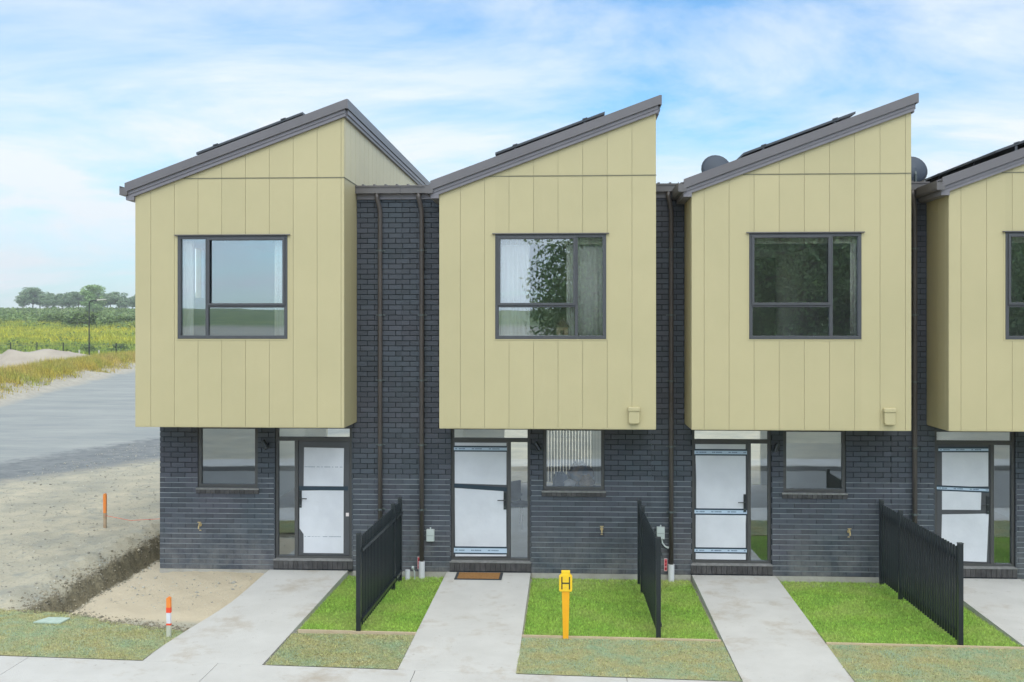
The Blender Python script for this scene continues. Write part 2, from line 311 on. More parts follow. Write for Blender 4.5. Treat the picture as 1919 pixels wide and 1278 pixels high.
# ------------------------------------------------------------------ terrain
def xr_verge(y):        # right edge of the grass bank along the yard
    return np.interp(y, [-60, 0, 20, 33.5, 45.4, 69, 95, 140, 400], [-20, -22.5, -25, -28.2, -31.4, -36.6, -42.5, -54, -120])
def hgt(x, y):
    x = np.asarray(x, float); y = np.asarray(y, float)
    z = np.zeros_like(x) - 0.03
    left = 1-smooth(-8.6, -7.9, x)
    z += 0.10*left*smooth(-2.9, -1.6, y)*(1-smooth(60, 90, y)) + 0.05*(1-smooth(-7.2, -6.9, x))*0
    z += 0.05*smooth(-2.9, -2.5, y)*(1-smooth(-5.2, -5.0, x))*smooth(-7.4, -7.2, x)
    near = smooth(-3.2, -2.4, y)*(1-smooth(-5.3, -4.9, x))*(1-smooth(25, 50, y))
    z += near*(0.022*wob(x, y, 2.1) + 0.014*wob(x, y, 7.0, 2) + 0.008*wob(x, y, 21.0, 4))
    # trench
    xl = -8.02+0.09*wob(x*0, y, 2.4)+0.04*wob(x*0, y, 7, 1); xr = -7.33+0.06*wob(x*0, y, 2.1, 5)+0.03*wob(x*0, y, 9, 2)
    xl = xl - 0.10*smooth(-1, 2.5, y); 
    t = smooth(0, 0.16, x-xl)*(1-smooth(-0.12, 0.05, x-xr))*smooth(-2.75, -2.35, y+0.3*(x+7.6))
    z -= 0.36*t
    # spoil heaped softly beside the trench
    z += 0.05*np.exp(-((x+8.45)/0.25)**2)*smooth(-2.5, -1.8, y)*(1+wob(x, y, 4))*(1-smooth(6, 9, y))
    # bank of grass, far ground, hills
    s = xr_verge(y)-x
    z += 0.75*smooth(0.3, 2.5, s)*(1-smooth(4.0, 8, s))*smooth(-20, 5, y)*(1-smooth(88, 98, y))*(1+0.25*wob(x, y, 0.4))
    D = np.hypot(x, y+17.6)
    hill = np.interp(D, [0, 112, 160, 220, 300, 400, 460, 700, 1500], [0, 0, 0.7, 2.4, 4.9, 7.9, 9.6, 10.5, 10.5])
    far = smooth(60, 120, y)
    z += hill*far*(1+0.05*wob(x, y, 0.02)) + far*0.5*wob(x, y, 0.05)*smooth(112, 200, D)
    zf = np.interp(-y, [0, 60, 120, 220, 330, 450, 900], [0, 0, 1.5, 3.2, 7.5, 10, 11])
    z += zf*(1+0.15*wob(x, y, 0.015))
    yk = y+0.053*(x+2.0); z -= 0.34*(1-smooth(-6.45, -6.05, yk))*smooth(-13.9, -13.5, yk)*(np.abs(x) < 58)
    return z
def lines(a, b, fine, lo, hi):
    L = [a+(b-a)*i/round((b-a)/fine) for i in range(round((b-a)/fine)+1)]
    s = fine; x = b
    while x < hi: s = min(s*1.07, 30) if s < 3 else min(s*1.1, 40); x += s; L.append(x)
    s = fine; x = a
    while x > lo: s = min(s*1.07, 30) if s < 3 else min(s*1.1, 40); x -= s; L.insert(0, x)
    return np.array(L)
gx = lines(-10.2, -5.0, 0.06, -900, 500); gy = lines(-3.6, 3.8, 0.06, -600, 1300)
X, Y = np.meshgrid(gx, gy); Z = hgt(X, Y)
V = np.stack([X, Y, Z], 2).reshape(-1, 3); ny, nx = X.shape
i = np.arange(nx*ny).reshape(ny, nx)
Fq = np.stack([i[:-1, :-1], i[:-1, 1:], i[1:, 1:], i[1:, :-1]], 2).reshape(-1, 4)
def ground_mat():
    m = bpy.data.materials.new('ground'); m.use_nodes = True; t = m.node_tree; b = t.nodes['Principled BSDF']; b.inputs['Roughness'].default_value = 0.95; b.inputs['Specular IOR Level'].default_value = 0.2
    L = t.links.new
    g = N(t, 'ShaderNodeNewGeometry')
    def noise(sc, det=5, ro=0.6, st=None, rot=0):
        n = N(t, 'ShaderNodeTexNoise'); n.inputs['Scale'].default_value = sc; n.inputs['Detail'].default_value = det; n.inputs['Roughness'].default_value = ro
        if st:
            mm = N(t, 'ShaderNodeMapping'); mm.inputs['Scale'].default_value = st; mm.inputs['Rotation'].default_value = (0, 0, rot); L(g.outputs['Position'], mm.inputs[0]); L(mm.outputs[0], n.inputs['Vector'])
        else: L(g.outputs['Position'], n.inputs['Vector'])
        return n.outputs[0]
    def rng_(s, a, b_, c=0, d=1):
        r = N(t, 'ShaderNodeMapRange'); r.inputs[1].default_value = a; r.inputs[2].default_value = b_; r.inputs[3].default_value = c; r.inputs[4].default_value = d; L(s, r.inputs[0]); return r.outputs[0]
    def mix(f, a, b_):
        x = N(t, 'ShaderNodeMix', data_type='RGBA')
        for s, v in ((6, a), (7, b_)):
            if isinstance(v, tuple): x.inputs[s].default_value = (*v, 1)
            else: L(v, x.inputs[s])
        L(f, x.inputs[0]); return x.outputs[2]
    def add(a, b_, k=1.0):
        q = N(t, 'ShaderNodeMath', operation='MULTIPLY_ADD'); L(b_, q.inputs[0]); q.inputs[1].default_value = k; L(a, q.inputs[2]); return q.outputs[0]
    def attr(n):
        a = N(t, 'ShaderNodeAttribute'); a.attribute_name = n; return a.outputs['Fac']
    n_big = noise(0.7, 6); n_mid = noise(2.6, 7, 0.7); n_fine = noise(22, 5, 0.7)
    dirt = mix(rng_(n_big, .35, .65), (0.54, 0.49, 0.375), (0.37, 0.355, 0.29))
    dirt = mix(rng_(n_mid, .50, .70, 0, .8), dirt, (0.28, 0.295, 0.275))
    dirt = mix(rng_(n_fine, .50, .72, 0, .55), dirt, (0.28, 0.26, 0.20))
    # patch of paler clay between trench and path
    dirt = mix(rng_(add(attr('clay'), n_mid, 0.6), .55, 1.0), dirt, (0.55, 0.47, 0.345))
    cut = mix(rng_(n_mid, .35, .65), (0.20, 0.18, 0.125), (0.31, 0.27, 0.185)); cut = mix(rng_(n_fine, .45, .65, 0, .7), cut, (0.12, 0.11, 0.08))
    dirt = mix(rng_(add(attr('cut'), n_mid, .3), .45, .8), dirt, cut)
    dark = mix(rng_(n_mid, .35, .65), (0.16, 0.175, 0.185), (0.25, 0.26, 0.26))
    lot = mix(rng_(noise(0.5, 9, 0.72, (0.35, 1.0, 1), 0.18), .36, .66), (0.275, 0.295, 0.295), (0.365, 0.375, 0.36))
    lot = mix(rng_(noise(1.3, 10, 0.82, (0.22, 1.3, 1), 0.2), .52, .68, 0, .55), lot, (0.22, 0.245, 0.255))
    jn = rng_(n_mid, 0, 1, -1.1, 1.1)
    c = mix(rng_(add(attr('sd_band'), jn), -0.5, 0.9), dirt, dark)
    c = mix(rng_(add(attr('sd_lot'), jn), -0.25, 0.7), c, lot)
    sand = mix(rng_(n_mid, .4, .6), (0.47, 0.44, 0.38), (0.38, 0.35, 0.30))
    c = mix(rng_(add(attr('sd_verge'), jn, .5), -0.4, 0.3), c, sand)
    dry = mix(rng_(noise(0.5, 6, .7), .4, .6), (0.45, 0.38, 0.16), (0.52, 0.44, 0.29))
    c = mix(rng_(add(attr('sd_verge'), jn, .6), 1.7, 2.6), c, dry)
    green = mix(rng_(noise(0.05, 6, .65), .4, .6), (0.25, 0.32, 0.05), (0.46, 0.45, 0.05))
    green = mix(attr('scrub'), green, mix(rng_(noise(0.09, 6, .7), .42, .6), (0.13, 0.20, 0.06), (0.24, 0.29, 0.09)))
    c = mix(rng_(attr('sd_field'), 0, 1), c, green)
    L(c, b.inputs['Base Color'])
    bp = N(t, 'ShaderNodeBump'); bp.inputs['Strength'].default_value = 0.7; bp.inputs['Distance'].default_value = 0.03
    L(add(n_fine, noise(90, 4, .7), .5), bp.inputs['Height']); L(bp.outputs[0], b.inputs['Normal'])
    M['ground'] = m
ground_mat()
ground = npmesh('ground', V, Fq, 'ground', 4); tag(ground, kind='structure')
for p in ground.data.polygons: p.use_smooth = True
def setattr_(name, arr):
    a = ground.data.attributes.new(name, 'FLOAT', 'POINT'); a.data.foreach_set('value', np.asarray(arr, np.float32).ravel())
lotx = np.interp(Y, [-60, -10, 0, 9, 14.5, 20, 30, 60], [-24, -20, -18.8, -17.6, -16.2, -14.6, -10, 5])
bandx = np.interp(Y, [-60, -10, 0, 6, 9.2, 11.2, 14, 20, 35], [-22, -18, -17, -15.6, -14.6, -13.5, -12.2, -9, 0])
setattr_('sd_lot', np.where(Y > -20, lotx-X, -9)); setattr_('sd_band', np.where(Y > -20, bandx-X, -9)); setattr_('sd_verge', np.where(Y > -20, xr_verge(Y)-X, -9))
Dg = np.hypot(X, Y+17.6)
fld = np.maximum(smooth(94, 100, Y), smooth(-40, -62, -(-Y))*0 + (Y < -235).astype(float)); setattr_('sd_field', fld)
setattr_('scrub', np.where(Y < 0, 1, smooth(215, 260, Dg)))
_xl = -8.02-0.10*smooth(-1, 2.5, Y); setattr_('cut', smooth(-.10, .06, X-_xl)*(1-smooth(.22, .42, X-_xl))*smooth(-2.75, -2.4, Y)*(Y < 9) + .55*np.exp(-((Y+2.75+.28*(X+7.3))/.09)**2)*(X > -7.3)*(X < -5.1))
setattr_('clay', np.clip(smooth(-7.5, -7.2, X)*(1-smooth(-5.0, -4.8, X))*smooth(-3.0, -2.6, Y)*(1-smooth(0.5, 1, Y)), 0, 1))

# ------------------------------------------------------------------ pavements
def edge_y(x): return -4.78-0.053*(x+2.0)          # front edge of the plots (footpath runs a little askew)
def pz(y): return 0.075 if y > -0.3 else 0.0+0.075*max(0, (4.6+y)/4.3)
def slab(name, xl, xr, y0, y1f, m='concrete', thick=0.1, ny=14, bev=None):
    """concrete path: from y0 (house) to y1f(x) (footpath)"""
    mb = MB(); nxs = 2
    rows = []
    for k in range(ny+1):
        t = k/ny
        for xx in (xl(t) if callable(xl) else xl, xr(t) if callable(xr) else xr):
            y = y0+(y1f(xx)-y0)*t; rows.append((xx, y, pz(y)))
    n = len(rows); top = rows; bot = [(x, y, z-thick) for x, y, z in rows]
    f = []
    for k in range(ny):
        a = 2*k; f.append((a, a+2, a+3, a+1)); f.append((a, n+a, n+a+2, a+2)); f.append((a+1, a+3, n+a+3, n+a+1))
    f.append((0, 1, n+1, n)); f.append((n-2, n+n-2, n+n-1, n-1))
    mb.poly(top+bot, f); return tag(mb.build(name, m), kind='structure')
paths = [(-5.09, -3.69), (-2.03, -0.62), (2.04, 3.40), (5.96, 7.33)]
slab('path', lambda t: -5.03-0.02*t-0.28*smooth(0.35, 1, t), lambda t: -3.69-0.10*t, 0.04, lambda x: edge_y(x)+0.0)
slab('path', lambda t: -2.02-0.06*t, -0.62, 0.04, edge_y)
slab('path', lambda t: 2.045+0.02*t, lambda t: 3.41-0.03*t, 0.04, edge_y)
slab('path', 5.95, 7.33, 0.04, edge_y)
# footpath along the street, kerb, road
def strip(name, ya, yb, z0, z1, m, x0=-60, x1=45):
    mb = MB(); k = -0.053
    A = [(x0, ya+k*(x0+2)), (x1, ya+k*(x1+2)), (x1, yb+k*(x1+2)), (x0, yb+k*(x0+2))]
    mb.poly([(x, y, z0) for x, y in A]+[(x, y, z1) for x, y in A], [(0, 1, 2, 3), (7, 6, 5, 4), (0, 4, 5, 1), (1, 5, 6, 2), (2, 6, 7, 3), (3, 7, 4, 0)])
    return tag(mb.build(name, m), kind='structure')
xs = [-60, -30] + [-7.02+2.02*0+3.02*q-9.06 for q in range(0, 1)] + [-12.0, -9.6, -6.83, -4.35, -1.86, 0.7, 3.2, 5.8, 8.4, 11, 25, 45]
for a, b in zip(xs[:-1], xs[1:]):
    if b-a > 0.2: strip('pavement', -6.35, -4.784, -0.12, 0.0, 'concrete', a+0.004, b-0.004)
strip('kerb', -6.50, -6.354, -0.2, -0.004, 'weathered_edge')
strip('road', -13.4, -6.504, -0.3, -0.125, 'asphalt')
strip('kerb', -13.55, -13.404, -0.2, -0.004, 'weathered_edge')
strip('pavement', -15.1, -13.554, -0.12, 0.0, 'concrete')

# ------------------------------------------------------------------ lawns and verges
def gsheet(name, x0, x1, y0, y1f, m, z=0.004, tilt=0.0):
    mb = MB(); n = 12; v = []
    for q in range(n+1):
        t = q/n
        for xx in (x0(t) if callable(x0) else x0, x1(t) if callable(x1) else x1):
            y = y0+(y1f(xx)-y0)*t; v.append((xx, y, z+tilt*(1-t)))
    mb.poly(v, [(2*q, 2*q+2, 2*q+3, 2*q+1) for q in range(n)])
    return tag(mb.build(name, m), kind='structure')
def scatter(x0, x1, y0, y1f, n):
    t = rng.random(n); s = rng.random(n)
    a = x0(t) if callable(x0) else x0; b = x1(t) if callable(x1) else x1
    x = a+(b-a)*s; y = y0+(y1f(x)-y0)*t; return x, y, t
lawns = [(-3.72, -2.06, 'lawn between the first and second front paths'), (-0.60, 2.02, ''), (3.43, 5.93, ''), (7.35, 9.9, '')]
LV = []; LF = []; kk = 0
for (a, b, _) in lawns:
    ey = lambda x: -3.30-0.030*(x+2)
    gsheet('lawn', a, b, 0.05, ey, 'lawn_soil', -0.012, -0.02)
    n = int((b-a)*3.4*6500); x, y, t = scatter(a+.01, b-.01, 0.0, lambda x: ey(x)+0.02, n)
    keep = (wob(x, y, 3.0, 1) + rng.normal(0, .5, n)) > -1.0
    x = x+rng.normal(0, .012, n)*((x < a+.12) | (x > b-.12)); P = np.stack([x, y, np.full(n, -0.014)-0.02*(1-t)], 1)[keep]
    v, f = blades(P, 0.042, 0.0042, 0.9); LV.append(v); LF.append(f+kk); kk += len(v)
o = npmesh('grass', np.concatenate(LV), np.concatenate(LF), 'lawn_blade'); tag(o, 'bright green short turf growing on the small front lawns', 'grass', kind='stuff')
# rough hydroseeded verge in front of the timber edging
LV = []; LF = []; kk = 0
vb = [(lambda t: -3.745+0.0*t, lambda t: -2.075-0.01*t, -3.36, 0), (lambda t: -0.625+0.0*t, lambda t: 2.05+0*t, -3.40, 0), (lambda t: 3.385+0*t, lambda t: 5.95+0*t, -3.50, 0), (7.34, 10.2, -3.6, 0)]
for a, b, y0, _ in vb:
    gsheet('verge', a, b, y0, lambda x: edge_y(x)-0.0, 'verge_soil', 0.006)
    n = int(2.3*1.4*4200); x, y, t = scatter(a, b, y0-.02, lambda x: edge_y(x)-0.03*0, n)
    ex = rng.normal(0, 0.012, n); P = np.stack([x+ex, y, np.full(n, 0.004)], 1)
    v, f = blades(P, 0.022, 0.004, 1.6); LV.append(v); LF.append(f+kk); kk += len(v)
def olive_top(x): return np.interp(x, [-40, -12, -8.4, -7.2, -6.5, -5.2, -4.9], [-1.6, -2.2, -2.45, -2.62, -3.0, -3.42, -3.5])
mb = MB(); xsv = np.concatenate([np.linspace(-40, -12, 12), np.linspace(-11.5, -5.12, 60)])
v = []; 
for xx in xsv:
    yt = float(olive_top(xx))+0.05*math.sin(xx*9)+0.04*math.sin(xx*23)
    for q in range(7): v.append((xx, yt+(float(edge_y(xx))+0.0-yt)*q/6, 0.006))
v = [(min(x, -5.035-0.30*float(smooth(0.35, 1, (0.04-y)/4.62))), y, z) for x, y, z in v]
mb.poly(v, [(7*i+q, 7*i+q+1, 7*i+q+8, 7*i+q+7) for i in range(len(xsv)-1) for q in range(6)])
tag(mb.build('verge', 'verge_soil'), kind='structure')
n = 52000; x = rng.uniform(-13, -5.02, n); y = olive_top(x)+(edge_y(x)-olive_top(x))*rng.uniform(-0.04, 1, n)
lim = -5.04-0.30*smooth(0.35, 1, (0.04-y)/(0.04-edge_y(x))); k_ = x < lim
v, f = blades(np.stack([x, y, np.full(n, 0.004)], 1)[k_], 0.022, 0.004, 1.6); LV.append(v); LF.append(f+kk); kk += len(v)
o = npmesh('verge_grass', np.concatenate(LV), np.concatenate(LF), 'verge_blade'); tag(o, 'thin olive seeded grass on the roadside verge', 'grass', kind='stuff')

# timber edging between lawn and verge
for a, b, lab in ((-3.70, -2.06, 'pale timber edging board before the small lawn of the leftmost fence'), (-0.62, 2.03, 'pale timber edging board at the foot of the yellow marker post'), (3.40, 5.93, 'pale timber edging board at the foot of the rightmost black fence')):
    e = MB(); ya, yb = -3.315-0.030*(a+2), -3.315-0.030*(b+2)
    nseg = 8
    for q in range(nseg):
        x0 = a+(b-a)*q/nseg; x1 = a+(b-a)*(q+1)/nseg; y0 = ya+(yb-ya)*q/nseg; y1 = ya+(yb-ya)*(q+1)/nseg
        e.poly([(x0, y0-.016, -.05), (x1, y1-.016, -.05), (x1, y1+.016, -.05), (x0, y0+.016, -.05), (x0, y0-.016, .03), (x1, y1-.016, .03), (x1, y1+.016, .03), (x0, y0+.016, .03)], [(4, 5, 6, 7), (0, 1, 5, 4), (2, 3, 7, 6)])
    tag(e.build('timber_edging', 'timber'), lab, 'edging board', 'timber edging boards along the verge')

# ------------------------------------------------------------------ houses
YB = -1.0                       # front of the clad upper storey; brick front is at y = 0
def strips(mb, brk, gap, z0, top, holes, y0, y1, zmid=None):
    """vertical strips between the x breaks, with gaps, cut around rectangular holes (x0,x1,z0,z1)"""
    for a, b in zip(brk[:-1], brk[1:]):
        xs = sorted({a, b} | {h[i] for h in holes for i in (0, 1) if a < h[i] < b})
        for p, q in zip(xs[:-1], xs[1:]):
            pp = p+(gap/2 if p == a else 0); qq = q-(gap/2 if q == b else 0)
            if qq-pp < 1e-4: continue
            mid = (p+q)/2
            cuts = sorted((h[2], h[3]) for h in holes if h[0] <= mid <= h[1])
            zlo = z0
            for c in cuts + [(None, None)]:
                zt = c[0] if c[0] is not None else None
                if zt is None:
                    ta, tb = top(pp), top(qq)
                    if zmid and min(ta, tb) > zmid+0.05 and zlo < zmid:
                        mb.bar([(pp, zlo), (qq, zlo), (qq, zmid), (pp, zmid)], y0, y1)
                        mb.bar([(pp, zmid+.012), (qq, zmid+.012), (qq, tb), (pp, ta)], y0, y1)
                    elif max(ta, tb) > zlo: mb.bar([(pp, zlo), (qq, zlo), (qq, tb), (pp, ta)], y0, y1)
                elif zt > zlo: mb.bar([(pp, zlo), (qq, zlo), (qq, zt), (pp, zt)], y0, y1)
                if c[1] is not None: zlo = c[1]
def bricks(x0, x1, z0, z1, holes, y=0.0, axis='x', weeps=True, row0=0):
    bm, mm = MB(), MB(); Hc = 0.086; L = 0.24; j = 0.011; rec = 0.012
    row = row0; z = z0
    while z < z1-0.02:
        zt = min(z+Hc-j, z1); off = (row % 2)*L/2
        kx = math.floor((x0-off)/L)
        xx = kx*L+off
        while xx < x1:
            jj = j if z > 1.62 else 0.004
            a, b = max(xx, x0), min(xx+L-jj, x1)
            segs = [(a, b)] if b-a > 0.012 else []
            for h in holes:
                if h[2] < (z+zt)/2 < h[3]:
                    ns = []
                    for s in segs:
                        if s[1] <= h[0] or s[0] >= h[1]: ns.append(s)
                        else:
                            if s[0] < h[0]: ns.append((s[0], h[0]))
                            if s[1] > h[1]: ns.append((h[1], s[1]))
                    segs = ns
            for a, b in segs:
                if b-a < 0.012: continue
                d = random.uniform(-0.0015, 0.0015); bv = 0.0025
                if axis == 'x':
                    v = [(a, y+rec, z), (b, y+rec, z), (b, y+rec, zt), (a, y+rec, zt), (a, y+d+bv, z), (b, y+d+bv, z), (b, y+d+bv, zt), (a, y+d+bv, zt), (a+bv, y+d, z+bv), (b-bv, y+d, z+bv), (b-bv, y+d, zt-bv), (a+bv, y+d, zt-bv)]
                    fc = [(8, 9, 10, 11), (4, 5, 9, 8), (5, 6, 10, 9), (6, 7, 11, 10), (7, 4, 8, 11), (0, 1, 5, 4), (1, 2, 6, 5), (2, 3, 7, 6), (3, 0, 4, 7)]
                else:       # wall facing -x at x = y
                    v = [(y+rec, a, z), (y+rec, b, z), (y+rec, b, zt), (y+rec, a, zt), (y+d, a, z), (y+d, b, z), (y+d, b, zt), (y+d, a, zt)]
                    fc = [(7, 6, 5, 4), (4, 5, 1, 0), (5, 6, 2, 1), (6, 7, 3, 2), (7, 4, 0, 3)]
                bm.poly(v, fc)
            if weeps and row == 1 and kx % 5 == 0 and x0+.1 < xx < x1-.1 and not any(h[0] < xx < h[1] and h[2] < z+.04 < h[3] for h in holes):
                pass
            xx += L; kx += 1
        z += Hc; row += 1
    return bm
def lit_beds(x0, x1, z0, z1, holes):  # thin strips along the lower courses, painting the light on brick ledges
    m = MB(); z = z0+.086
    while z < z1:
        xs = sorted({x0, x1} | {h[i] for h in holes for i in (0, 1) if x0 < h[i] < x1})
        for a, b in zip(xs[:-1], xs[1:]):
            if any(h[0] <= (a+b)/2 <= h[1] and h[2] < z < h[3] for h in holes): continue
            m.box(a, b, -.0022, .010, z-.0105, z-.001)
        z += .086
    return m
SW = (1.30, 1.78, 4.70, 5.62)          # small side window of the first house (y0, y1, z0, z1)
def boxh(m, x0, x1, y0, y1, z0, z1):
    a, b, c, d = SW
    if y1 <= a or y0 >= b or z1 <= c or z0 >= d: m.box(x0, x1, y0, y1, z0, z1); return
    if y0 < a: m.box(x0, x1, y0, a, z0, z1)
    if y1 > b: m.box(x0, x1, b, y1, z0, z1)
    ya, yb = max(y0, a), min(y1, b)
    if z0 < c: m.box(x0, x1, ya, yb, z0, c)
    if z1 > d: m.box(x0, x1, ya, yb, d, z1)
def house(k, xl, xr, bl, br, lab, g0, win, flip, gwin, door, door_flip, wl, tap, dp, vent, room):
    """xl..xr: extent of the house, bl..br: extent of the clad bay"""
    h = thing('townhouse', ((xl+xr)/2, 0, 0), lab, 'townhouse', 'terraced townhouses with skillion roofs')
    top = lambda x: 6.27+0.365*(x-bl)
    W = (win[0], win[1], 3.985, 5.635)
    # --- clad upper front
    brk = [bl]+[bl+g0+0.385*i for i in range(9) if bl+g0+0.385*i < br-0.02]+[br]
    mb = MB(); strips(mb, brk, 0.0045, 2.585, top, [W], YB, YB+0.016, 6.545)
    # return walls of the bay: boards along y, left and right side
    ys = [YB+0.016]+[YB+0.12+0.385*i for i in range(27) if YB+0.12+0.385*i < 9.0]+[9.0]
    for a, b in zip(ys[:-1], ys[1:]):
        z0 = 2.585 if a < -0.02 else 6.5
        bb = min(b, 0.0) if a < 0 else b
        mb.box(bl, bl+0.016, a+.0035, bb-.0035, z0, top(bl)-0.0) if z0 < top(bl) else None
        if bb < b: mb.box(bl, bl+0.016, 0.0, b-.0035, 6.0, top(bl))
        if a < -0.02: mb.box(br-0.016, br, a+.0035, bb-.0035, 2.585, 6.545 if k == 0 else top(br))
    mb.build('cladding', 'cladding', h)
    sw = MB()
    for a, b in zip(ys[:-1], ys[1:]):
        sw.box(br-0.016, br, a+.008 if a > -1 else a, b-.008, 6.557 if (k == 0 or a > -.05) else 6.557, top(br)) if (k == 0 or a > -0.05) else None
    sw.build('side_wall', 'skylit_cladding', h)
    bk = MB(); strips(bk, [bl+.017, br-.017], 0, 2.60, lambda x: top(x)-0.01, [W], YB+0.0175, YB+0.10)
    (boxh if k == 0 else MB.box)(bk, bl+.0175, bl+.09, YB+.101, 8.98, 2.60, top(bl)-.02); bk.box(br-.09, br-.0175, YB+.101, 8.98, 2.60, top(br)-.03)
    bk.build('wall_lining', 'clad_back', h)
    sf = MB(); sf.box(bl+.004, br-.004, YB+0.004, 0.0, 2.572, 2.5845); sf.build('soffit', 'cladding', h)
    fl = MB(); fl.box(bl+0.45 if False else max(bl, bl+ (6.56-6.27)/.365), br+.004, YB-.006, YB, 6.540, 6.555)
    if k == 0: fl.box(br+.0005, br+.006, YB-.006, 0.02, 6.540, 6.555)
    fl.build('flashing_strip', 'joint_strip', h)
    # --- back and far walls of the house
    ra, rb = (-1.6, .6) if k == 1 else (bl+.8, br-.5)
    RH = [(ra, rb, 0.22, 2.35)] + ([(bl+.4, bl+2.2, 3.6, 5.5)] if k != 1 else [])  # rear openings added unseen to daylight the rooms; second house's glazing is real
    bw = MB(); strips(bw, sorted({bl, br, ra, rb, bl+.4, bl+2.2}), 0, 0.0, lambda x: top(x)-.01, RH, 9.0, 9.1)
    if xl < bl-.02: bw.box(xl, bl-.001, 9.0, 9.1, 0, 6.4)
    if xr > br+.02: bw.box(br+.001, xr, 9.0, 9.1, 0, 6.4)
    bw.build('rear_wall', 'cladding', h)
    # --- brick front
    G = (gwin[0], gwin[1], 1.455, 2.50); Dr = (door[0], door[1], 0.10, 2.50)
    sillh = (gwin[0]-.025, gwin[1]+.025, 1.352, 1.456)
    bm = MB(); z00 = 0.075
    segs = [(xl, xr, z00, 2.60)]
    bm = bricks(xl, xr, z00, z00+.086*29-.012, [G, Dr, sillh])
    rz = z00+0.086*30
    rec_l = (xl, bl) if xl < bl-.05 else None; rec_r = (br, xr) if xr > br+.05 else None
    for rr in (rec_l, rec_r):
        if rr:
            b2 = bricks(rr[0], rr[1], z00+0.086*29, 6.31, [], weeps=False, row0=29); kx = len(bm.v); bm.v += b2.v; bm.f += [tuple(i+kx for i in f) for f in b2.f]
    if k == 0:
        b2 = bricks(0.012, 9.0, z00, 2.585, [], y=xl, axis='y', weeps=False); kx = len(bm.v); bm.v += b2.v; bm.f += [tuple(i+kx for i in f) for f in b2.f]
    bm.build('brick_wall', 'brick', h)
    mo = MB(); strips(mo, [xl+.012, xr], 0, 0.07, lambda x: 2.60, [G, (Dr[0], Dr[1], 0.25, Dr[3])], 0.012, 0.11)
    for rr in (rec_l, rec_r):
        if rr: mo.box(rr[0]+.0005, rr[1]-.0005, 0.012, 0.11, 2.60, 6.40)
    if k == 0: mo.box(xl+.012, xl+.1, 0.11, 9.0, 0.07, 2.6)
    lit_beds(xl, xr, z00, 1.64, [G, (Dr[0]-.02, Dr[1]+.02, 0, 3), sillh]).build('lit_bed_joint', 'lit_mortar', h)
    mo.build('mortar', 'mortar', h)
    if k == 0:
        sc = MB()
        for q in range(24): boxh(sc, xl-.01, xl+.006, 0.0+.385*q, min(.378+.385*q, 9), 2.586, 6.2)
        sc.build('gable_cladding', 'cladding', h)
    wp = MB()
    x_ = math.ceil((xl+.3)/0.96)*0.96
    while x_ < xr-.1:
        if not (door[0]-.05 < x_ < door[1]+.05): wp.box(x_+.11+.005-.005, x_+.12, 0.001, 0.012, z00+.086, z00+.086+.07)
        x_ += 0.96
    wp.build('weep_hole', 'seal', h)
    pl = MB(); pl.box(xl, door[0]-.02, -.012, 0.1, -0.15, 0.072); pl.box(door[1]+.02, xr, -.012, 0.1, -0.15, 0.072); pl.box(door[0]-.02, door[1]+.02, 0.045, 0.1, -.15, 0.07); pl.build('plinth', 'plinth', h)
    # --- roof
    x0, x1 = bl-.13, br+.05
    rf = MB(); rf.bar([(x0, top(x0)+.15), (x1, top(x1)+.15), (x1, top(x1)+.215), (x0, top(x0)+.215)], YB-.06, 9.15)
    y_ = YB+.30
    while y_ < 9.0:
        rf.bar([(x0+.01, top(x0)+.219), (x1-.02, top(x1-.02)+.2155), (x1-.02, top(x1-.02)+.236), (x0+.01, top(x0)+.238)], y_, y_+.03); y_ += .25
    rfo = rf.build('roof', 'roof_metal', h)
    ba = MB(); ba.bar([(x0, top(x0)+.105), (x1, top(x1)+.105), (x1, top(x1)+.247), (x0, top(x0)+.247)], YB-.105, YB-.061)
    ba.box(x1+.0, x1+.030, YB-.105, 9.15, top(x1)+.10, top(x1)+.247); ba.build('barge_flashing', 'roof_metal', rfo)
    fa = MB(); xf = bl-.09
    fa.bar([(xf, top(xf)-.006), (x1-.02, top(x1-.02)-.006), (x1-.02, top(x1-.02)+.05), (xf, top(xf)+.05)], YB-.052, YB-.003)
    fa.bar([(xf, top(xf)+.05), (x1-.02, top(x1-.02)+.05), (x1-.02, top(x1-.02)+.104), (xf, top(xf)+.104)], YB-.068, YB-.003)
    fa.box(br+.002, br+.062, YB-.003, 9.1, top(br)+.040, top(br)+.112); fa.box(br+.002, br+.045, YB-.003, 9.1, top(br)-.012, top(br)+.040); fa.build('fascia', 'fascia', h)
    gu = MB(); gz = top(bl-.1)+.09
    P = [(-.0, gz+.10), (-.0, gz-.02), (.02, gz-.05), (.10, gz-.05), (.13, gz-.02), (.13, gz+.03), (.125, gz+.03), (.12, gz-.015), (.095, gz-.042), (.025, gz-.042), (.007, gz-.015), (.007, gz+.10)]
    n = len(P); a0, a1 = YB-.10, 9.1
    gu.poly([(x0-.085+px_, a0, pz_) for px_, pz_ in P]+[(x0-.085+px_, a1, pz_) for px_, pz_ in P], [tuple(reversed(range(n)))]+[(i, (i+1) % n, (i+1) % n+n, i+n) for i in range(n)])
    gu.box(x0-.085, x0+.04, a0-.004, a0, gz-.045, gz+.10 if False else gz+.07)
    gu.build('gutter', 'gutter', h)
    # soffit under the eave on the low side
    es = MB(); es.box(x0-.0, bl-.001, YB-.05, 9.0, top(x0)-.02, top(x0)+.19); es.build('eave', 'fascia', h)
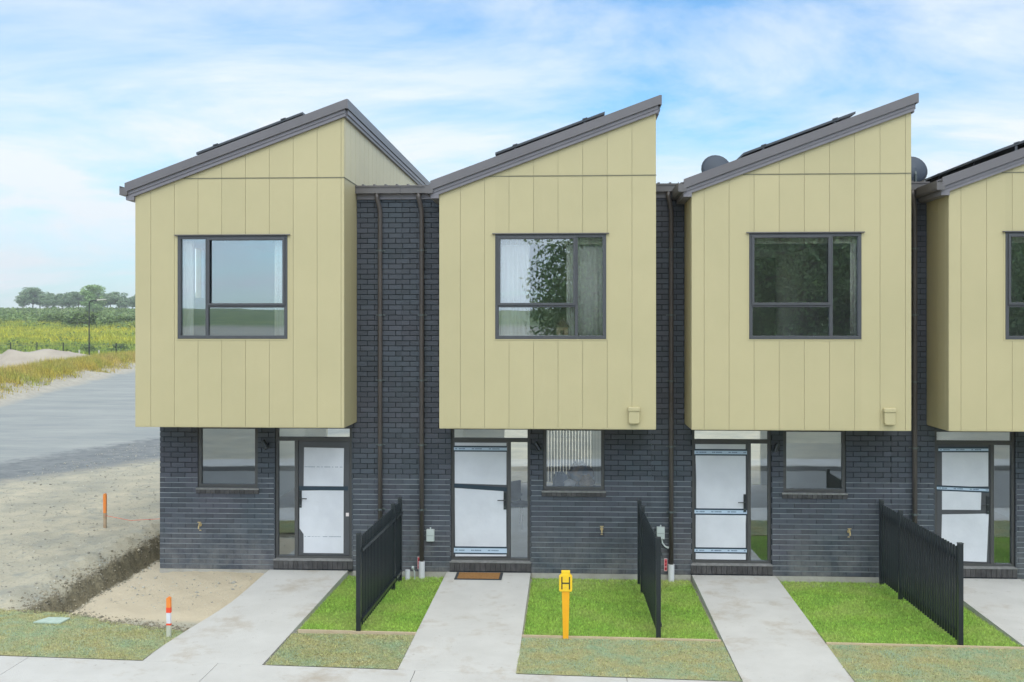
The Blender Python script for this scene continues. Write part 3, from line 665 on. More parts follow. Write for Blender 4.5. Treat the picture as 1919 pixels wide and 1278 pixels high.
    # --- recess roof and gutter between the bays
    for rr in (rec_l, rec_r):
        if rr:
            a, b = rr[0]+.002, rr[1]-.002
            if rr is rec_l and k > 0: b = bl-.002
            m2 = MB(); m2.barx([(-.06, 6.50), (9.0, 6.75), (9.0, 6.78), (-.06, 6.53)], a, b)
            q = a+.1
            while q < b-.04: m2.barx([(-.09, 6.528), (9.0, 6.782), (9.0, 6.80), (-.09, 6.556)], q, q+.035); q += .19
            m2.build('recess_roof', 'gutter', h)
            m3 = MB(); m3.box(a, b, -.135, -.06, 6.41, 6.53); m3.box(a, b, -.150, -.135, 6.505, 6.53); m3.box(a, b, -.138, -.04, 6.400, 6.41); m3.build('gutter', 'gutter', h)
            m4 = MB(); m4.box(a, b, -.03, 0.09, 6.31, 6.50); m4.build('fascia', 'fascia', h)
    # --- downpipes
    for (dx_, wht) in dp:
        d = MB(); s = 0.05; y = -.062
        d.tube([(dx_-s, -.10, 6.40), (dx_-s, -.10, 6.33), (dx_-s*.7, -.09, 6.27), (dx_-.01, y-.005, 6.16), (dx_, y, 6.08), (dx_, y, 3.2), (dx_, y, 0.25 if wht else 0.0)], 0.038, 14)
        dpo = d.build('downpipe', 'downpipe', h, smooth=True)
        for z in (5.45, 4.37, 3.28, 2.2, 1.12):
            b_ = MB(); b_.box(dx_-.078, dx_+.078, -.022, 0.002, z-.009, z+.009); b_.tube([(dx_, y, z-.014), (dx_, y, z+.014)], 0.043, 14); b_.build('bracket', 'galv', dpo)
        if wht:
            c = MB(); c.tube([(dx_, y, -.05), (dx_, y, 0.26)], 0.052, 16); c.build('pipe_socket', 'white_plastic', h, smooth=False)
    # --- upper window
    def window(name, x0, x1, z0, z1, yf, mats, flip=None, low=False):
        fw = 0.052; wn = MB()
        wn.box(x0, x1, yf-.012, yf+.07, z0, z0+fw); wn.box(x0, x1, yf-.012, yf+.07, z1-fw, z1); wn.box(x0, x0+fw, yf-.012, yf+.07, z0+fw, z1-fw); wn.box(x1-fw, x1, yf-.012, yf+.07, z0+fw, z1-fw)
        if flip is not None:
            wd = x1-x0; zt = z1-.685*(z1-z0)
            mx_ = x0+.268*wd if not flip else x1-.268*wd
            wn.box(mx_-.024, mx_+.024, yf-.010, yf+.07, z0+fw, z1-fw)
            a, b = (mx_+.024, x1-fw) if not flip else (x0+fw, mx_-.024)
            wn.box(a, b, yf-.010, yf+.07, zt-.022, zt+.022)
            wo = wn.build('window', mats, h, bevel=.003)
            sh = MB(); f2 = 0.038; c, d = zt+.010, z1-.035
            a2, b2 = a-.014, b+.014
            sh.box(a2, b2, yf-.032, yf-.012, c, c+f2); sh.box(a2, b2, yf-.032, yf-.012, d-f2, d); sh.box(a2, a2+f2, yf-.032, yf-.012, c+f2, d-f2); sh.box(b2-f2, b2, yf-.032, yf-.012, c+f2, d-f2)
            sh.build('sash', mats, wo, bevel=.003)
            gp = [(x0+fw-.01, mx_-.02, z0+fw-.01, z1-fw+.01)] if not flip else [(mx_+.02, x1-fw+.01, z0+fw-.01, z1-fw+.01)]
            gp += [(a-.005, b+.005, zt+.015, z1-fw+.01), (a-.005, b+.005, z0+fw-.01, zt-.015)]
            hd = MB(); hd.box(x0-.045, x1+.045, yf-.045, yf+.0, z1+.001, z1+.016); hd.build('head_flashing', 'gutter', wo)
        else:
            wo = wn.build('window', mats, h, bevel=.003); gp = [(x0+fw-.01, x1-fw+.01, z0+fw-.01, z1-fw+.01)]
        for (a, b, c, d) in gp:
            MB().quad((a, yf+.03, c), (b, yf+.03, c), (b, yf+.03, d), (a, yf+.03, d)).build('pane', 'glass', wo)
        return wo
    window('window', W[0]+.002, W[1]-.002, W[2]+.002, W[3]-.002, YB+.0, 'joinery', flip)
    # plaster-coloured trim round the upper window
    tr = MB()
    for q in ((W[0]-.022, W[0], W[2]-.02, W[3]), (W[1], W[1]+.022, W[2]-.02, W[3]), (W[0], W[1], W[2]-.020, W[2])): tr.box(q[0], q[1], YB-.006, YB+.0, q[2], q[3])
    tr.build('window_trim', 'cladding', h)
    gw = window('window', G[0]+.002, G[1]-.002, G[2]+.002, G[3]-.002, 0.035, 'joinery_low')
    sl_ = MB(); nb = 13; wd = (G[1]-G[0]+.046)/nb
    for q in range(nb): sl_.barx([(-.022, 1.355), (.03, 1.355), (.03, 1.455), (-.022, 1.442)], G[0]-.023+q*wd+.003, G[0]-.023+(q+1)*wd-.003)
    slo = sl_.build('sill', 'brick_sill', h); st = MB(); st.poly([(G[0]-.025, -.026, 1.444), (G[1]+.025, -.026, 1.444), (G[1]+.025, .045, 1.459), (G[0]-.025, .045, 1.459), (G[0]-.025, -.026, 1.420), (G[1]+.025, -.026, 1.420)], [(0, 1, 2, 3), (4, 5, 1, 0)]); st.build('sill_top', 'sill_top', slo)
    # --- door set: frame, transom light, side light, leaf
    x0, x1 = Dr[0], Dr[1]; z0, z1 = 0.262, 2.50; yf = 0.045; fw = .045
    fm = MB(); zt = 2.245; ztop = zt+.065
    xm = x0+.355 if not door_flip else x1-.355          # mullion between leaf and side light
    fm.box(x0, x0+fw, yf, yf+.09, z0, z1); fm.box(x1-fw, x1, yf, yf+.09, z0, z1); fm.box(x0+fw, x1-fw, yf, yf+.09, z0, z0+.045); fm.box(x0+fw, x1-fw, yf, yf+.09, z1-fw, z1)
    fm.box(x0+fw, x1-fw, yf-.002, yf+.09, zt, ztop); fm.box(xm-.03, xm+.03, yf-.003, yf+.09, z0+.045, zt)
    fmo = fm.build('door_frame', 'joinery_low', h, bevel=.003)
    ls, rs = (x0+fw, xm-.03), (xm+.03, x1-fw)
    side, leaf = (ls, rs) if not door_flip else (rs, ls)
    MB().quad((side[0]-.01, yf+.04, z0+.03), (side[1]+.01, yf+.04, z0+.03), (side[1]+.01, yf+.04, zt), (side[0]-.01, yf+.04, zt)).build('side_light', 'glass', fmo)
    MB().quad((x0+fw-.01, yf+.04, ztop), (x1-fw+.01, yf+.04, ztop), (x1-fw+.01, yf+.04, z1-.02), (x0+fw-.01, yf+.04, z1-.02)).build('transom_light', 'glass', fmo)
    la, lb = leaf[0]+.004, leaf[1]-.004; lz0, lz1 = z0+.05, zt-.004; lw, lh = lb-la, lz1-lz0
    lf = MB(); lf.box(la, lb, yf+.012, yf+.06, lz0, lz1); lfo = lf.build('door', 'joinery', h, bevel=.003)
    hx = la+.035 if not door_flip else lb-.035; sg = 1 if not door_flip else -1
    hz_ = lz0+.50*lh
    FX = lambda u: la+u*lw
    FZ = lambda v: lz0+v*lh
    def film(pts, y=yf+.0105): MB().poly([(FX(u), y, FZ(v)) for u, v in pts], [tuple(range(len(pts)))]).poly([(FX(u), y+.001, FZ(v)) for u, v in pts], [tuple(reversed(range(len(pts))))]).build('protective_film', 'film', lfo)
    def tape(v0, v1, dv=0.0, u0=-.005, u1=1.0, printed=True):
        t_ = MB(); H = (v1-v0)
        t_.poly([(FX(u0), yf+.0075, FZ(v0-.008)), (FX(u1), yf+.0075, FZ(v0-.008+dv)), (FX(u1), yf+.0075, FZ(v1+.008+dv)), (FX(u0), yf+.0075, FZ(v1+.008))], [(0, 1, 2, 3)])
        to = t_.build('tape', 'tape_dark', lfo)
        if printed:
            p = MB(); p.poly([(FX(u0), yf+.0055, FZ(v0+.004)), (FX(u1), yf+.0055, FZ(v0+.004+dv)), (FX(u1), yf+.0055, FZ(v1-.006+dv)), (FX(u0), yf+.0055, FZ(v1-.006))], [(0, 1, 2, 3)]); p.build('printed_band', 'tape', to)
            pr = MB(); random.seed(int(v0*1000)+k); u = u0+.03
            while u < u1-.05:
                for wv in (.035, random.uniform(.09, .13)):
                    e = u
                    while e < min(u+wv, u1-.02):
                        lw_ = random.uniform(.008, .014); zc_ = FZ((v0+v1)/2+dv*(e-u0)); hh = random.uniform(.008, .011)
                        pr.box(FX(e), FX(e+lw_), yf+.004, yf+.005, zc_-hh, zc_+hh); e += lw_+.006
                    u += wv+.03
                u += .10
            pr.build('lettering', 'print', to)
    if k == 0:
        tape(.578, .598, 0, .01, .97, False)
        film([(.10, .60), (.88, .605), (.89, .94), (.11, .945)]); film([(.02, .235), (.10, .185), (.10, .02), (.88, .02), (.885, .575), (.06, .565), (.02, .555)])
        lt = MB(); random.seed(3)
        for v in (.775, .165):
            u = .12
            while u < .86:
                if random.random() < .72: lt.box(FX(u), FX(u+.022), yf+.008, yf+.009, FZ(v)-.005, FZ(v)+.004)
                u += .03
        lt.build('lettering', 'print', lfo)
        tg = MB(); tg.box(FX(.93), FX(.99), yf+.003, yf+.008, FZ(.345), FZ(.375)); tg.build('sticker', 'tag_white', lfo)
    elif k == 1:
        film([(.02, .005), (.99, .012), (.985, .50), (.93, .575), (.01, .60)]); film([(.01, .64), (.99, .63), (.99, .995), (.01, .995)])
        tape(.925, .96, -.0); tape(.035, .085); tape(.612, .63, -.03, .0, 1.0, False)
    elif k == 2:
        film([(.02, .005), (.98, .005), (.975, .30), (.985, .40), (.02, .405)]); film([(.03, .44), (.98, .44), (.975, .995), (.01, .995), (.03, .7)])
        tape(.905, .945); tape(.395, .435); tape(.065, .10)
    else:
        film([(.08, .02), (.94, .01), (.98, .42), (.1, .41)]); film([(.1, .45), (.83, .45), (.84, .60), (.1, .62)]); film([(.1, .645), (.97, .65), (.97, .95), (.1, .945)])
        tape(.945, .975, .002, .03, .97); tape(.62, .65, -.015, .0, .98)
    hd = MB(); hd.box(hx-.022, hx+.022, yf-.004, yf+.0125, hz_-.16, hz_+.13); ho = hd.build('handle', 'black_powder', lfo, bevel=.003)
    lv = MB(); lv.tube([(hx, yf-.002, hz_), (hx, yf-.05, hz_), (hx+sg*.12, yf-.052, hz_)], .009, 8); lv.build('lever', 'black_powder', lfo)
    cy = MB(); cy.tube([(hx, yf+.0, hz_-.12), (hx, yf-.009, hz_-.12)], .012, 10); cy.build('lock', 'galv', lfo)
    # brick doorstep
    ds = MB(); nb = 16; wd = (x1-x0+.04)/nb
    for q in range(nb): ds.barx([(-.028, .10), (.045, .10), (.045, .262), (-.028, .246)], x0-.02+q*wd+.003, x0-.02+(q+1)*wd-.003)
    dso = ds.build('doorstep', 'brick_sill', h)
    dt = MB(); dt.poly([(x0-.022, -.033, .248), (x1+.022, -.033, .248), (x1+.022, .046, .2655), (x0-.022, .046, .2655), (x0-.022, -.033, .236), (x1+.022, -.033, .236)], [(0, 1, 2, 3), (4, 5, 1, 0)]); dt.build('step_top', 'sill_top', dso)
    dm = MB(); dm.box(x0-.02, x1+.02, -.01, .044, .07, .10); dm.build('step_base', 'mortar', dso)
    # --- fittings
    lt = MB(); lt.tube([(wl, 0.005, 2.17), (wl, -.03, 2.17)], .045, 14); lt.box(wl-.012, wl+.012, -.07, -.025, 2.15, 2.19); lo = lt.build('wall_light', 'black_powder', h)
    sp = MB(); tl = .045 if k != 2 else -.045
    sp.tube([(wl-.5*tl-.02, -.075, 2.26), (wl+tl-.01, -.10, 2.13)], [.036, .040], 14); sp.build('lamp_head', 'black_powder', lo)
    if k == 3: MB().tube([(wl+tl-.012, -.102, 2.128), (wl+tl-.010, -.103, 2.124)], [.030, .028], 14).build('reflector', 'brass', lo)
    if tap:
        tp = MB(); tz = .82; tp.tube([(tap, 0.004, tz), (tap, -.012, tz)], .028, 12); tp.tube([(tap, 0, tz), (tap, -.06, tz), (tap, -.085, tz-.015), (tap, -.09, tz-.055)], .012, 8); tp.tube([(tap, -.05, tz), (tap, -.05, tz+.05)], .008, 8); tp.box(tap-.03, tap+.03, -.056, -.044, tz+.045, tz+.056)
        tp.tube([(tap, 0.001, tz-.09), (tap, -.004, tz-.10)], .02, 8)
        tp.build('garden_tap', 'brass', h)
    if vent:
        vx = vent; v_ = MB(); v_.bar([(vx-.085, 2.70), (vx-.07, 2.665), (vx+.07, 2.665), (vx+.085, 2.70), (vx+.085, 2.905), (vx-.085, 2.905)], YB-.07, YB+.0); v_.box(vx-.095, vx+.095, YB-.085, YB+.0, 2.86, 2.925)
        v_.build('vent_cover', 'cladding', h, bevel=.012)
    # --- rooms behind the windows
    def roombox(x0, x1, y0, y1, z0, z1, wm, fm_, back=True, side=False):
        t_ = .05; a = MB(); (boxh(a, x0-t_, x0, y0, y1, z0, z1) if side else a.box(x0-t_, x0, y0, y1, z0, z1)); a.box(x1, x1+t_, y0, y1, z0, z1); a.box(x0, x1, y0, y1, z1, z1+t_)
        if back is True: a.box(x0-t_, x1+t_, y1, y1+t_, z0, z1)
        else:
            a.box(x0-t_, back[0], y1, y1+t_, z0, z1); a.box(back[1], x1+t_, y1, y1+t_, z0, z1); a.box(back[0], back[1], y1, y1+t_, back[3] if len(back) > 2 else 2.35, z1)
            if len(back) > 2: a.box(back[0], back[1], y1, y1+t_, z0, back[2])
        a.build('room_wall', wm, h); f_ = MB(); f_.box(x0, x1, y0, y1, z0-.05, z0); f_.build('room_floor', fm_, h)
    up = None if k == 1 else (bl+.4, bl+2.2)
    roombox(bl+.15, br-.15, YB+.12, 2.6 if k == 1 else 8.94, 3.0, 5.85, room[0], 'room_floor', back=True if k == 1 else (up[0], up[1], 3.6, 5.5), side=k == 0)  # upper rear opening added out of sight to brighten the room
    roombox(max(xl, -6.8)+.16, xr-.16, .14, 8.94, .22, 2.56, room[1], 'room_floor', back=(ra, rb))
    # --- solar panels on the roof
    for q in range(3):
        ya = -.62+q*1.72; sp = MB()
        a, b = bl+.86, bl+2.62; zz = (.41, .365, .325, .33)[k]
        sp.bar([(a, top(a)+zz), (b, top(b)+zz), (b, top(b)+zz+.035), (a, top(a)+zz+.035)], ya, ya+1.68)
        spo = sp.build('solar_panel', 'solar_frame', h)
        gl = MB(); gl.bar([(a+.02, top(a+.02)+zz+.0355), (b-.02, top(b-.02)+zz+.0355), (b-.02, top(b-.02)+zz+.038), (a+.02, top(a+.02)+zz+.038)], ya+.02, ya+1.66); gl.build('panel_glass', 'solar', spo)
        for xx in (a+.32, b-.32):
            lg = MB(); lg.box(xx-.02, xx+.02, ya+.02, ya+1.66, top(xx)+.232, top(xx)+zz-.006); lg.build('panel_mount', 'solar_frame', spo)
            lg = MB(); lg.bar([(xx-.04, top(xx)+zz+.02), (xx+.04, top(xx)+zz+.045), (xx+.04, top(xx)+zz+.062), (xx-.04, top(xx)+zz+.038)], ya-.015, ya+.02); lg.build('panel_clamp', 'solar_frame', spo)
    return h
H = []
H.append(house(0, -6.92, -2.79, -6.93, -3.545, 'leftmost townhouse, window left of its front door, earth trench along its side', .255, (-6.236, -4.454), False, (-6.265, -5.235), (-4.94, -3.63), False, -5.08, -6.22, [(-3.138, False)], None, ('room_blue', 'room_wall')))
H.append(house(1, -2.79, 1.375, -2.03, 1.375, 'townhouse with doormat before its door and pleated curtains in its upper window', .335, (-1.144, .600), True, (-.412, .606), (-1.955, -.63), True, -.50, .56, [(-2.438, True)], 1.03, ('room_tan', 'room_wall')))
H.append(house(2, 1.375, 5.290, 1.925, 5.290, 'third townhouse from the left, cream blind half down in its lower window', .195, (2.812, 4.532), True, (3.54, 4.556), (2.05, 3.345), True, 3.43, 4.60, [(1.70, True)], 4.95, ('room_dark', 'room_dark')))
H.append(house(3, 5.290, 9.25, 5.855, 9.25, 'rightmost townhouse, cut off by the edge of the picture', .185, (6.705, 8.43), True, (7.75, 8.76), (5.985, 7.275), True, 7.53, 8.9, [(5.644, False)], 8.9, ('room_dark', 'room_wall')))

# small fittings on particular houses
def fitting_box(h, x, z, cond):
    b = MB(); b.box(x-.065, x+.065, -.07, 0.0, z-.10, z+.10); o = b.build('meter_box', 'grey_box', h, bevel=.006)
    c = MB(); c.box(x-.055, x+.055, -.073, -.0705, z-.004, z+.0); c.box(x-.09, x-.066, -.05, -.02, z-.01, z+.02); c.build('box_seam', 'galv', o)
    t = MB(); t.tube([(x, -.035, z+.10), (x, -.035, z+.13)], .012, 8)
    if cond: t.tube([(x+.02, -.035, z-.10), (x+.03, -.035, z-.17), (x+.07, -.035, z-.22), (x+.12, -.035, z-.245), (x+.14, -.02, z-.245)], .013, 8); t.tube([(x+.11, -.035, z-.245), (x+.15, -.035, z-.245)], .022, 8)
    t.build('conduit', 'grey_box', o)
fitting_box(H[1], -2.295, .69, False); fitting_box(H[2], 1.53, .77, True)
for h_, x, z in ((H[1], -2.49, .22), (H[2], 1.615, .24)):
    s = MB(); s.box(x-.026, x+.026, -.022, -.016, z-.105, z+.105); o = s.build('warning_tag', 'tag_white', h_)
    s = MB(); s.box(x-.021, x+.021, -.0235, -.0225, z-.03, z+.095); s.box(x-.021, x+.021, -.0235, -.0225, z-.095, z-.04); s.build('tag_face', 'red', o)
    s = MB()
    for zz in (z+.05, z-.005, z-.065):
        s.poly([(x-.014, -.0245, zz-.014), (x+.004, -.0245, zz-.018), (x+.014, -.0245, zz+.012), (x-.004, -.0245, zz+.018)], [(0, 1, 2, 3)])
    s.build('tag_symbol', 'dark_red', o)
# free-standing pipes by the wall
p = MB(); p.tube([(-2.66, -.16, -.08), (-2.66, -.16, .135)], .042, 16); tag(p.build('stub_pipe', 'white_plastic'), 'short white capped pipe standing in grass behind the leftmost fence', 'pipe')
p = MB(); p.tube([(-2.545, -.14, -.08), (-2.545, -.15, .10), (-2.57, -.15, .15)], .011, 8); p.tube([(-2.59, -.15, .17), (-2.555, -.15, .17)], .03, 10); tag(p.build('riser_pipe', 'grey_box'), 'thin grey riser beside the white stub pipe at the brick wall', 'pipe')

# satellite dishes
def dish(x, y, z, base, r, rot, lab):
    t = thing('satellite_dish', (x, y, base), lab, 'satellite dish', 'satellite dishes on the roofs')
    d = MB(); n = 28; rings = 6; c, s_ = math.cos(rot), math.sin(rot); tlt = .30
    def P(a, rr, off):
        px_, pz_ = rr*math.cos(a), rr*1.04*math.sin(a); py_ = -.085*(1-(rr/r)**2)+off
        py2 = py_*math.cos(tlt)+pz_*math.sin(tlt); pz2 = pz_*math.cos(tlt)-py_*math.sin(tlt)
        return (x+px_*c-py2*s_, y+px_*s_+py2*c, z+pz2)
    v = []; f = []
    for off in (0, .012):
        for i in range(rings+1):
            for j in range(n): v.append(P(2*math.pi*j/n, r*max(i, .02)/rings, off))
    m_ = (rings+1)*n
    for o_ in (0, m_):
        for i in range(rings):
            for j in range(n):
                q = (o_+i*n+j, o_+i*n+(j+1) % n, o_+(i+1)*n+(j+1) % n, o_+(i+1)*n+j); f.append(q if o_ == 0 else tuple(reversed(q)))
    for j in range(n): f.append((rings*n+j, rings*n+(j+1) % n, m_+rings*n+(j+1) % n, m_+rings*n+j))
    f.append(tuple(range(n))); f.append(tuple(reversed(range(m_, m_+n))))
    d.poly(v, f); d.build('reflector', 'dish', t, smooth=True)
    rm = MB(); rm.tube([P(2*math.pi*j/24, r, .006) for j in range(25)], .009, 6, cap=False); rm.build('rim', 'black_powder', t)
    p = MB(); p.tube([(x, y-.06, z-.02), (x, y-.12, z-.10), (x, y-.12, base)], .02, 8); p.build('mast', 'galv', t)
    a = MB(); a.tube([P(-math.pi/2, r*.9, 0), (x+.42*-s_, y+.42*c, z-.12)], .012, 6); a.build('feed_arm', 'galv', t)
dish(2.80, 2.5, 7.13, 6.80, .285, 0.1, 'dark round dish behind the sloping roof of the third townhouse')
dish(6.45, 2.5, 7.10, 6.60, .255, 0.1, 'dark dish half hidden between the two right hand roofs')

# curtains, blinds and things seen inside
def curtain(x0, x1, y, z0, z1, lab, folds=9, amp=.011, skew=0.0, m='curtain', grp='curtains behind the windows'):
    folds = max(2, round(folds*.7)); n = folds*8; v = []; f = []
    for i in range(n+1):
        t = i/n; xx = x0+(x1-x0)*t; yy = y+amp*math.sin(t*folds*2*math.pi)+.4*amp*math.sin(t*folds*5.1)
        v += [(xx+skew*(1-t)*0, yy, z1), (xx+skew, yy+.01*math.sin(i), z0)]
    for i in range(n): f.append((2*i, 2*i+1, 2*i+3, 2*i+2))
    o = MB().poly(v, f).build('curtain', m, smooth=True); so_ = o.modifiers.new('solid', 'SOLIDIFY'); so_.thickness = .003
    tag(o, lab, 'curtain', grp)
yc = YB+.135
curtain(-6.19, -6.02, yc, 3.98, 5.56, 'white curtain gathered at the left edge of the leftmost upper window', 4)
curtain(-4.70, -4.50, yc, 3.98, 5.56, 'white curtain gathered at the right edge of the leftmost upper window', 4)
curtain(-1.10, -.60, yc, 3.98, 5.54, 'white pleated curtain drawn at the left of the doormat house upper window', 10)
curtain(-.02, .10, yc, 3.98, 5.54, 'narrow white curtain edge left of the mullion in the doormat house upper window', 2)
curtain(.12, .56, yc+.06, 3.98, 5.54, 'white pleated curtain filling the narrow right pane above the doormat house', 8)
curtain(4.40, 4.49, yc, 3.98, 5.56, 'thin white curtain at the right edge of the third upper window', 2, skew=.0)
curtain(8.30, 8.38, yc, 3.98, 5.56, 'thin white curtain at the right edge of the rightmost upper window', 2)
def blind(x0, x1, y, z0, z1, lab):
    b = MB(); b.box(x0, x1, y, y+.004, z0, z1); b.box(x0, x1, y-.008, y+.012, z0-.02, z0); o = b.build('roller_blind', 'blind'); tag(o, lab, 'roller blind', 'roller blinds')
blind(3.60, 4.50, .12, 2.27, 2.50, 'cream roller blind half down in the third ground floor window')
for a, b, q in ((-1.09, .55, 'doormat house'), (2.86, 4.48, 'third house'), (6.76, 8.38, 'rightmost house')):
    blind(a, b, YB+.13, 5.50, 5.62, 'rolled up cream blind at the top of the %s upper window' % q)
# vertical blinds on the rear glazing of the second house, seen through the front window
bx = MB()
for q in range(26): 
    x = -.7+q*.075; bx.box(x, x+.052, 8.6, 8.61, .3, 2.3)
tag(bx.build('vertical_blind', 'slat'), 'pale vertical blind on the rear glazing seen through the doormat house', 'blind')
# small lantern-like ornament on the upstairs sill
o_ = thing('sill_ornament', (-.08, YB+.14, 4.06), 'small brown house-shaped lantern on the doormat house upper window sill', 'ornament')
b = MB(); b.box(-.18, .0, YB+.10, YB+.15, 4.05, 4.18); b.build('body', 'ornament_wall', o_)
b = MB(); b.bar([(-.21, 4.17), (.03, 4.17), (-.09, 4.32)], YB+.09, YB+.155); b.bar([(-.12, 4.05), (-.06, 4.05), (-.06, 4.12), (-.12, 4.12)], YB+.092, YB+.099); b.build('roof', 'ornament', o_)
sx = MB(); sx.box(-1.10, .56, YB+.08, YB+.16, 4.00, 4.045); sx.build('window_ledge', 'curtain', H[1])
def chair(x, y, rz, lab):
    t = thing('dining_chair', (x, y, .22), lab, 'chair', 'dining chairs inside the doormat house'); c, s_ = math.cos(rz), math.sin(rz)
    def T(p): return (x+p[0]*c-p[1]*s_, y+p[0]*s_+p[1]*c, .22+p[2])
    def bx_(a, b, c_, d, e, f_, nm, m):
        k = MB().box(a, b, c_, d, e, f_); k.v = [T(p) for p in k.v]; k.build(nm, m, t, bevel=.015)
    bx_(-.22, .22, -.22, .22, .43, .48, 'seat', 'chair_fabric'); bx_(-.22, .22, .19, .23, .50, .88, 'backrest', 'chair_fabric')
    for a in (-1, 1):
        for b_ in (-1, 1):
            k = MB().tube([T((a*.18, b_*.18, .43)), T((a*.22, b_*.23, 0))], .012, 8); k.build('leg', 'black_paint', t)
chair(-.92, 3.2, .9, 'dark dining chair seen through the side light of the doormat house'); chair(-1.25, 4.3, 2.4, 'dark purple chair deeper inside the doormat house hall'); chair(.55, 2.6, -.6, 'dark chair beside the white table inside the doormat house')
t_ = thing('dining_table', (-.1, 3.0, .22), 'white oval table inside the doormat house lower window', 'table')
k = MB().tube([(-.1, 3.0, .92), (-.1, 3.0, .95)], .48, 28); k.build('tabletop', 'table_white', t_)
for a, b_ in ((-1, -1), (-1, 1), (1, -1), (1, 1)): MB().tube([(-.1+a*.25, 3+b_*.25, .92), (-.1+a*.33, 3+b_*.33, .22)], .015, 8).build('leg', 'black_paint', t_)
# a coat and bag heaped near the window
vv = []; n = 22
def blob(cx, cy, cz, rx, ry, rz_, seed, m, name, lab, cat):
    random.seed(seed); v = []; f = []; nu, nv_ = 18, 10
    for i in range(nv_+1):
        ph = math.pi*i/nv_
        for j in range(nu):
            th = 2*math.pi*j/nu; w_ = 1+.16*math.sin(3*th+seed)+.12*math.sin(5*ph+2*th+seed)
            v.append((cx+rx*w_*math.sin(ph)*math.cos(th), cy+ry*w_*math.sin(ph)*math.sin(th), cz+rz_*w_*math.cos(ph)))
    for i in range(nv_):
        for j in range(nu): f.append((i*nu+j, (i+1)*nu+j, (i+1)*nu+(j+1) % nu, i*nu+(j+1) % nu))
    tag(MB().poly(v, f).build(name, m, smooth=True), lab, cat)
mat('navy', (0.05, 0.09, 0.18), 0.8); mat('wicker', (0.42, 0.28, 0.16), 0.9, (0.25, 0.16, 0.09), 30)
blob(-.12, .75, 1.48, .13, .12, .17, 4, 'navy', 'bag', 'navy bag standing left of the clothes pile behind the lower window', 'bag')
blob(.02, .42, 1.50, .10, .08, .07, 2, 'white_plastic', 'parcel', 'small white parcel low behind the lower window glass', 'parcel')
blob(.33, .55, 1.50, .12, .10, .12, 6, 'wicker', 'basket', 'brown round basket low behind the lower window glass', 'basket')
blob(.20, 1.0, 1.55, .22, .16, .22, 1, 'items', 'clothing_pile', 'dark blue and brown clothes piled behind the doormat house lower window', 'clothes')
tb = thing('side_table', (.1, .85, .22), 'low table under the clothes behind the doormat house lower window', 'table')
MB().box(-.35, .55, .30, 1.2, 1.30, 1.34).build('tabletop', 'table_white', tb, bevel=.005)
for a in (-.3, .5):
    for b_ in (.35, 1.15): MB().box(a-.02, a+.02, b_-.02, b_+.02, .22, 1.30).build('leg', 'table_white', tb)

# ------------------------------------------------------------------ doormat
dm = thing('doormat', (-1.46, -.27, .072), 'brown coir doormat with dark border on the path before the second door', 'doormat')
zs = [pz(-.05), pz(-.5)]
def matq(x0, x1, y0, y1, t, nm, m):
    z0_, z1_ = pz(y0)+.002, pz(y1)+.002
    MB().poly([(x0, y0, z0_), (x1, y0, z0_), (x1, y1, z1_), (x0, y1, z1_), (x0, y0, z0_+t), (x1, y0, z0_+t), (x1, y1, z1_+t), (x0, y1, z1_+t)], [(4, 7, 6, 5)[::-1], (0, 1, 5, 4), (1, 2, 6, 5), (2, 3, 7, 6), (3, 0, 4, 7)]).build(nm, m, dm)
matq(-1.845, -1.075, -.52, -.07, .010, 'border', 'mat_edge'); matq(-1.80, -1.12, -.487, -.10, .016, 'coir', 'mat_coir')
pat = MB()
for q in range(24):
    x = -1.77+q*.027
    if q < 4: pat.box(x, x+.012, -.40, -.19, .087, .0895)
for q in range(5): pat.box(-1.64+q*.0, -1.16, -.44+q*.085, -.427+q*.085, .0872, .0892)
pat.build('pattern', 'raw_wood', dm)

# ------------------------------------------------------------------ black fences
def fence(x, ys, xe, lab):
    y0, ym, y1 = ys
    t = thing('picket_fence', (x, y0, 0), lab, 'fence', 'black metal picket fences between the front lawns')
    fx = lambda y: x+(xe-x)*(y-y0)/(y1-y0)
    for y in (y0, ym, y1):
        p = MB(); X_ = fx(y); p.box(X_-.032, X_+.032, y-.032, y+.032, -.08, 1.345); p.box(X_-.036, X_+.036, y-.036, y+.036, 1.345, 1.358); p.build('post', 'black_powder', t, bevel=.004)
    for z in (1.10, .14):
        for a, b in ((y0+.032, ym-.032), (ym+.032, y1-.032)):
            r = MB(); A, B = fx(a), fx(b)
            r.poly([(A+.012, a, z), (A+.050, a, z), (B+.050, b, z), (B+.012, b, z), (A+.012, a, z+.042), (A+.050, a, z+.042), (B+.050, b, z+.042), (B+.012, b, z+.042)], [(3, 2, 1, 0), (4, 5, 6, 7), (0, 1, 5, 4), (2, 3, 7, 6), (1, 2, 6, 5), (3, 0, 4, 7)])
            r.build('rail', 'black_powder', t)
    first = None; n = int((y1-y0)/.098)
    for i in range(1, n):
        y = y0+.03+i*(y1-y0-.03)/n
        if abs(y-ym) < .05: continue
        X_ = fx(y)-.002
        if first is None:
            p = MB(); p.box(X_-.013, X_+.013, y-.013, y+.013, .05, 1.285); p.box(X_-.011, X_+.011, y-.011, y+.011, 1.285, 1.292)
            first = p.build('picket', 'black_powder', t); f0 = (X_, y)
        else:
            c = first.copy(); C.objects.link(c); c.parent = t; c.location = (first.location[0]+X_-f0[0], first.location[1]+y-f0[1], first.location[2])
fence(-2.86, (-3.27, -.87, -.30), -2.765, 'black picket fence nearest the leftmost house, beside two downpipes')
fence(1.215, (-3.30, -.87, -.30), 1.165, 'black picket fence seen nearly edge on, right of the yellow marker post')
fence(5.135, (-3.46, -1.05, -.10), 5.10, 'black picket fence at the right, wide in view before the fourth door')

